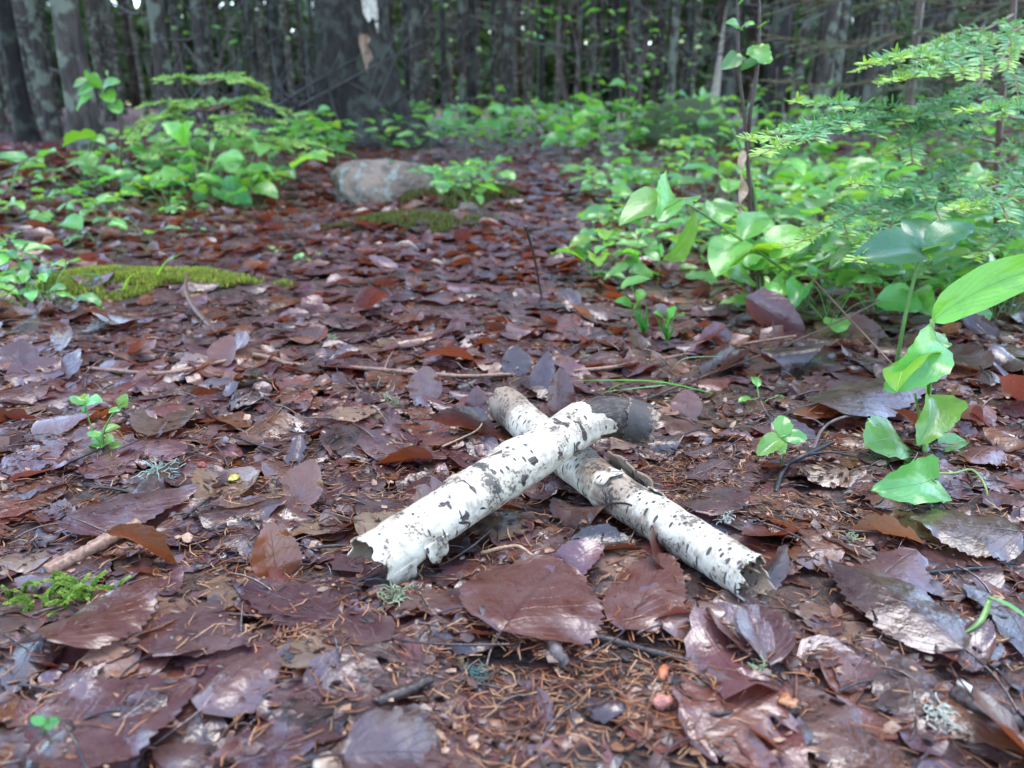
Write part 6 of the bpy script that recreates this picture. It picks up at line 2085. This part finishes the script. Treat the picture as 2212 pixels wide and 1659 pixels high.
# the rest of the stand
TNAMES = [(60, 'the far left dark trunk'), (192, 'the pale grey trunk'), (372, 'the lichen grey trunk'), (462, 'the dark trunk behind the little spruce'), (615, 'the slender trunk'), (795, 'the old birch'), (905, 'the trunk beside the old birch'),
          (1000, 'the very thin black trunk'), (1098, 'the greenish trunk'), (1245, 'the thin black trunk'), (1366, 'the pale lichen trunk'), (1442, 'the brown trunk by the boulder'), (1535, 'the leaning birch'), (1662, 'the thick dark trunk'), (1765, 'the dark brown trunk'),
          (1860, 'the thin trunk between the spruces'), (1960, 'the dark young spruce'), (2090, 'the shaded trunk'), (2200, 'the right edge spruce tips')]


def near_tree(x, y, d):
    return any((x - a) ** 2 + (y - b) ** 2 < d * d for a, b in TREE_XY)


made = 0
tries = 0
while made < 185 and tries < 9000:
    tries += 1
    y = 7.0 * (40 / 7.0) ** rng.random() ** 0.8
    hw = TANX * y * 1.25 + 0.5
    x = rng.uniform(-hw, hw)
    if near_tree(x, y, 0.55 + 0.012 * y) or (y < 9 and 0.0 < x / y < 0.22):
        continue
    side = 'left of the old birch' if x / y < -0.22 else ('behind the end of the path' if x / y < 0.2 else 'behind the right bank')
    depth = 'nearer' if y < 13 else 'distant'
    rad_ = rng.uniform(0.028, 0.072) * (1.2 if y > 18 else 1)
    X_ = float(proj(np.array([x, y, 0.0]))[0])
    lx, nm = min(TNAMES, key=lambda q: abs(q[0] - X_))
    lab = '%s %s spruce trunk seen %s %s' % ('thin' if rad_ < 0.045 else ('thick' if rad_ > 0.07 else 'middling'), depth, 'right of' if X_ > lx else 'left of', nm)
    tree(x, y, rad_, lab, '%s trunks %s' % (depth, side), lean=(rng.normal(0, 0.012), rng.normal(0, 0.012)), limbs=y < 26)
    made += 1

# beyond: stems and foliage too far to tell apart
g = Geo()
n = 900
y = rng.uniform(40, 85, n)
x = rng.uniform(-1, 1, n) * (TANX * y * 1.3 + 3)
for k in range(n):
    r0 = rng.uniform(0.06, 0.16)
    zz = float(terrain(x[k], y[k]))
    P = np.array([[x[k], y[k], zz - 0.3], [x[k] + rng.normal(0, 0.15), y[k], zz + 6], [x[k] + rng.normal(0, 0.3), y[k], zz + 15]])
    add_tube(g, P, np.array([r0, r0 * 0.8, r0 * 0.3]), 6, 0.1, k, np.array((0.065, 0.048, 0.036)) * rng.uniform(0.4, 1.4))
nq = 50000
y = rng.uniform(44, 90, nq)
x = rng.uniform(-1, 1, nq) * (TANX * y * 1.3 + 3)
zz = np.where(rng.random(nq) < 0.45, rng.uniform(0.1, 5, nq), rng.uniform(0, 1, nq) ** 0.7 * 17 + 0.2)
zz = np.where(np.abs(x / y - 0.06) < 0.2, zz * 0.6, zz)
q = np.stack([x, y, zz + terrain(x, y)], 1)
u = rng.normal(0, 1, (nq, 3))
u /= np.linalg.norm(u, axis=1)[:, None]
v = np.cross(u, rng.normal(0, 1, (nq, 3)))
v /= np.linalg.norm(v, axis=1)[:, None]
sz = rng.uniform(0.2, 0.8, nq)[:, None]
V = np.stack([q - u * sz, q + v * sz * 0.6, q + u * sz, q - v * sz * 0.6], 1).reshape(-1, 3)
g.add(V, np.arange(nq * 4).reshape(-1, 4), None, np.repeat(np.array((0.05, 0.10, 0.035)) * rng.uniform(0.5, 1.6, nq)[:, None], 4, 0))
link('forest', g.mesh('forest', M_CROWN, smooth=False), kind='stuff', label='far stems and foliage closing the view behind the trunks', category='forest')


# leafy bushes glimpsed between the trunks
def bush(px, py, Y, w, h, label, n=70, L=0.09, tone='fresh', bare_stem=True):
    p = D(px, py, Y)
    base = np.array([p[0], p[1], float(terrain(p[0], p[1]))])
    root = thing('leafy_bush', label, 'bush', base, 'leafy bushes between the trunks')
    paths = []
    top = p[2] - base[2]
    for k in range(6):
        e = np.array([p[0] + rng.normal(0, w * 0.4), p[1] + rng.normal(0, w * 0.4), base[2] + top + rng.uniform(-0.3, 0.5) * h])
        paths.append(([base, (base + e) / 2 + rng.normal(0, 0.05, 3), e], 0.012, 0.004, ST_B))
    stem_mesh(paths, root, mat=M_TWIG, m=5)
    for k in range(n):
        q = np.array([p[0] + rng.normal(0, w * 0.45), p[1] + rng.normal(0, w * 0.45), base[2] + top + rng.normal(0, h * 0.42)])
        a = rng.uniform(0, 6.28)
        put_leaf(root, q, (math.cos(a), math.sin(a), rng.uniform(-0.6, 0.2)), L * rng.uniform(0.6, 1.2), 'oval', [tone, 'lime', 'mid'][int(rng.integers(3))], (rng.normal(0, 0.3), rng.normal(0, 0.3), 1), 1.2)


bush(1010, 110, 11.0, 1.0, 1.3, 'light green bush glimpsed between the trunks right of the old birch', 54, 0.12)
bush(1115, 240, 6.8, 0.35, 0.22, 'leafy shrub in front of the trunks above the end of the path', 34, 0.075)
bush(1180, 262, 6.4, 0.45, 0.2, 'second leafy shrub right above the end of the path', 34, 0.075)
bush(1375, 130, 6.0, 0.22, 0.55, 'climbing leaves beside the pale lichen covered trunk', 26, 0.07)
bush(1290, 215, 6.3, 0.14, 0.3, 'thin leafy shoot left of the pale lichen covered trunk', 12, 0.08)
bush(1700, 200, 5.0, 0.35, 0.3, 'leafy shrub behind the broadleaf sapling', 30, 0.06)
bush(1580, 230, 7.5, 0.7, 0.35, 'leafy shrub above the mossy boulder', 30, 0.09)
bush(1250, 20, 8.0, 0.6, 0.3, 'light green leaves hanging at the top edge of the view', 28, 0.11)
bush(1500, 90, 15.0, 1.6, 1.8, 'pale green bush far behind the boulder', 44, 0.16)
bush(430, 90, 9.0, 0.8, 0.7, 'light green twigs in the dark forest on the left', 26, 0.1)
bush(880, 280, 6.6, 0.5, 0.14, 'leafy shrub at the foot of the old birch', 30, 0.08)

# ------------------------------------------------------------------ two or three of one description: say which is which
bpy.context.view_layer.update()
same = {}
for o in bpy.data.objects:
    if o.parent is None and o.get('label'):
        same.setdefault(o['label'], []).append(o)
for lab, obs in same.items():
    words = {2: ('leftmost', 'rightmost'), 3: ('leftmost', 'middle', 'rightmost')}.get(len(obs))
    if words and len(lab.split()) < 15:
        for o, w in zip(sorted(obs, key=lambda q: float(proj(np.array(q.location))[0])), words):
            o['label'] = '%s, the %s' % (lab, w)
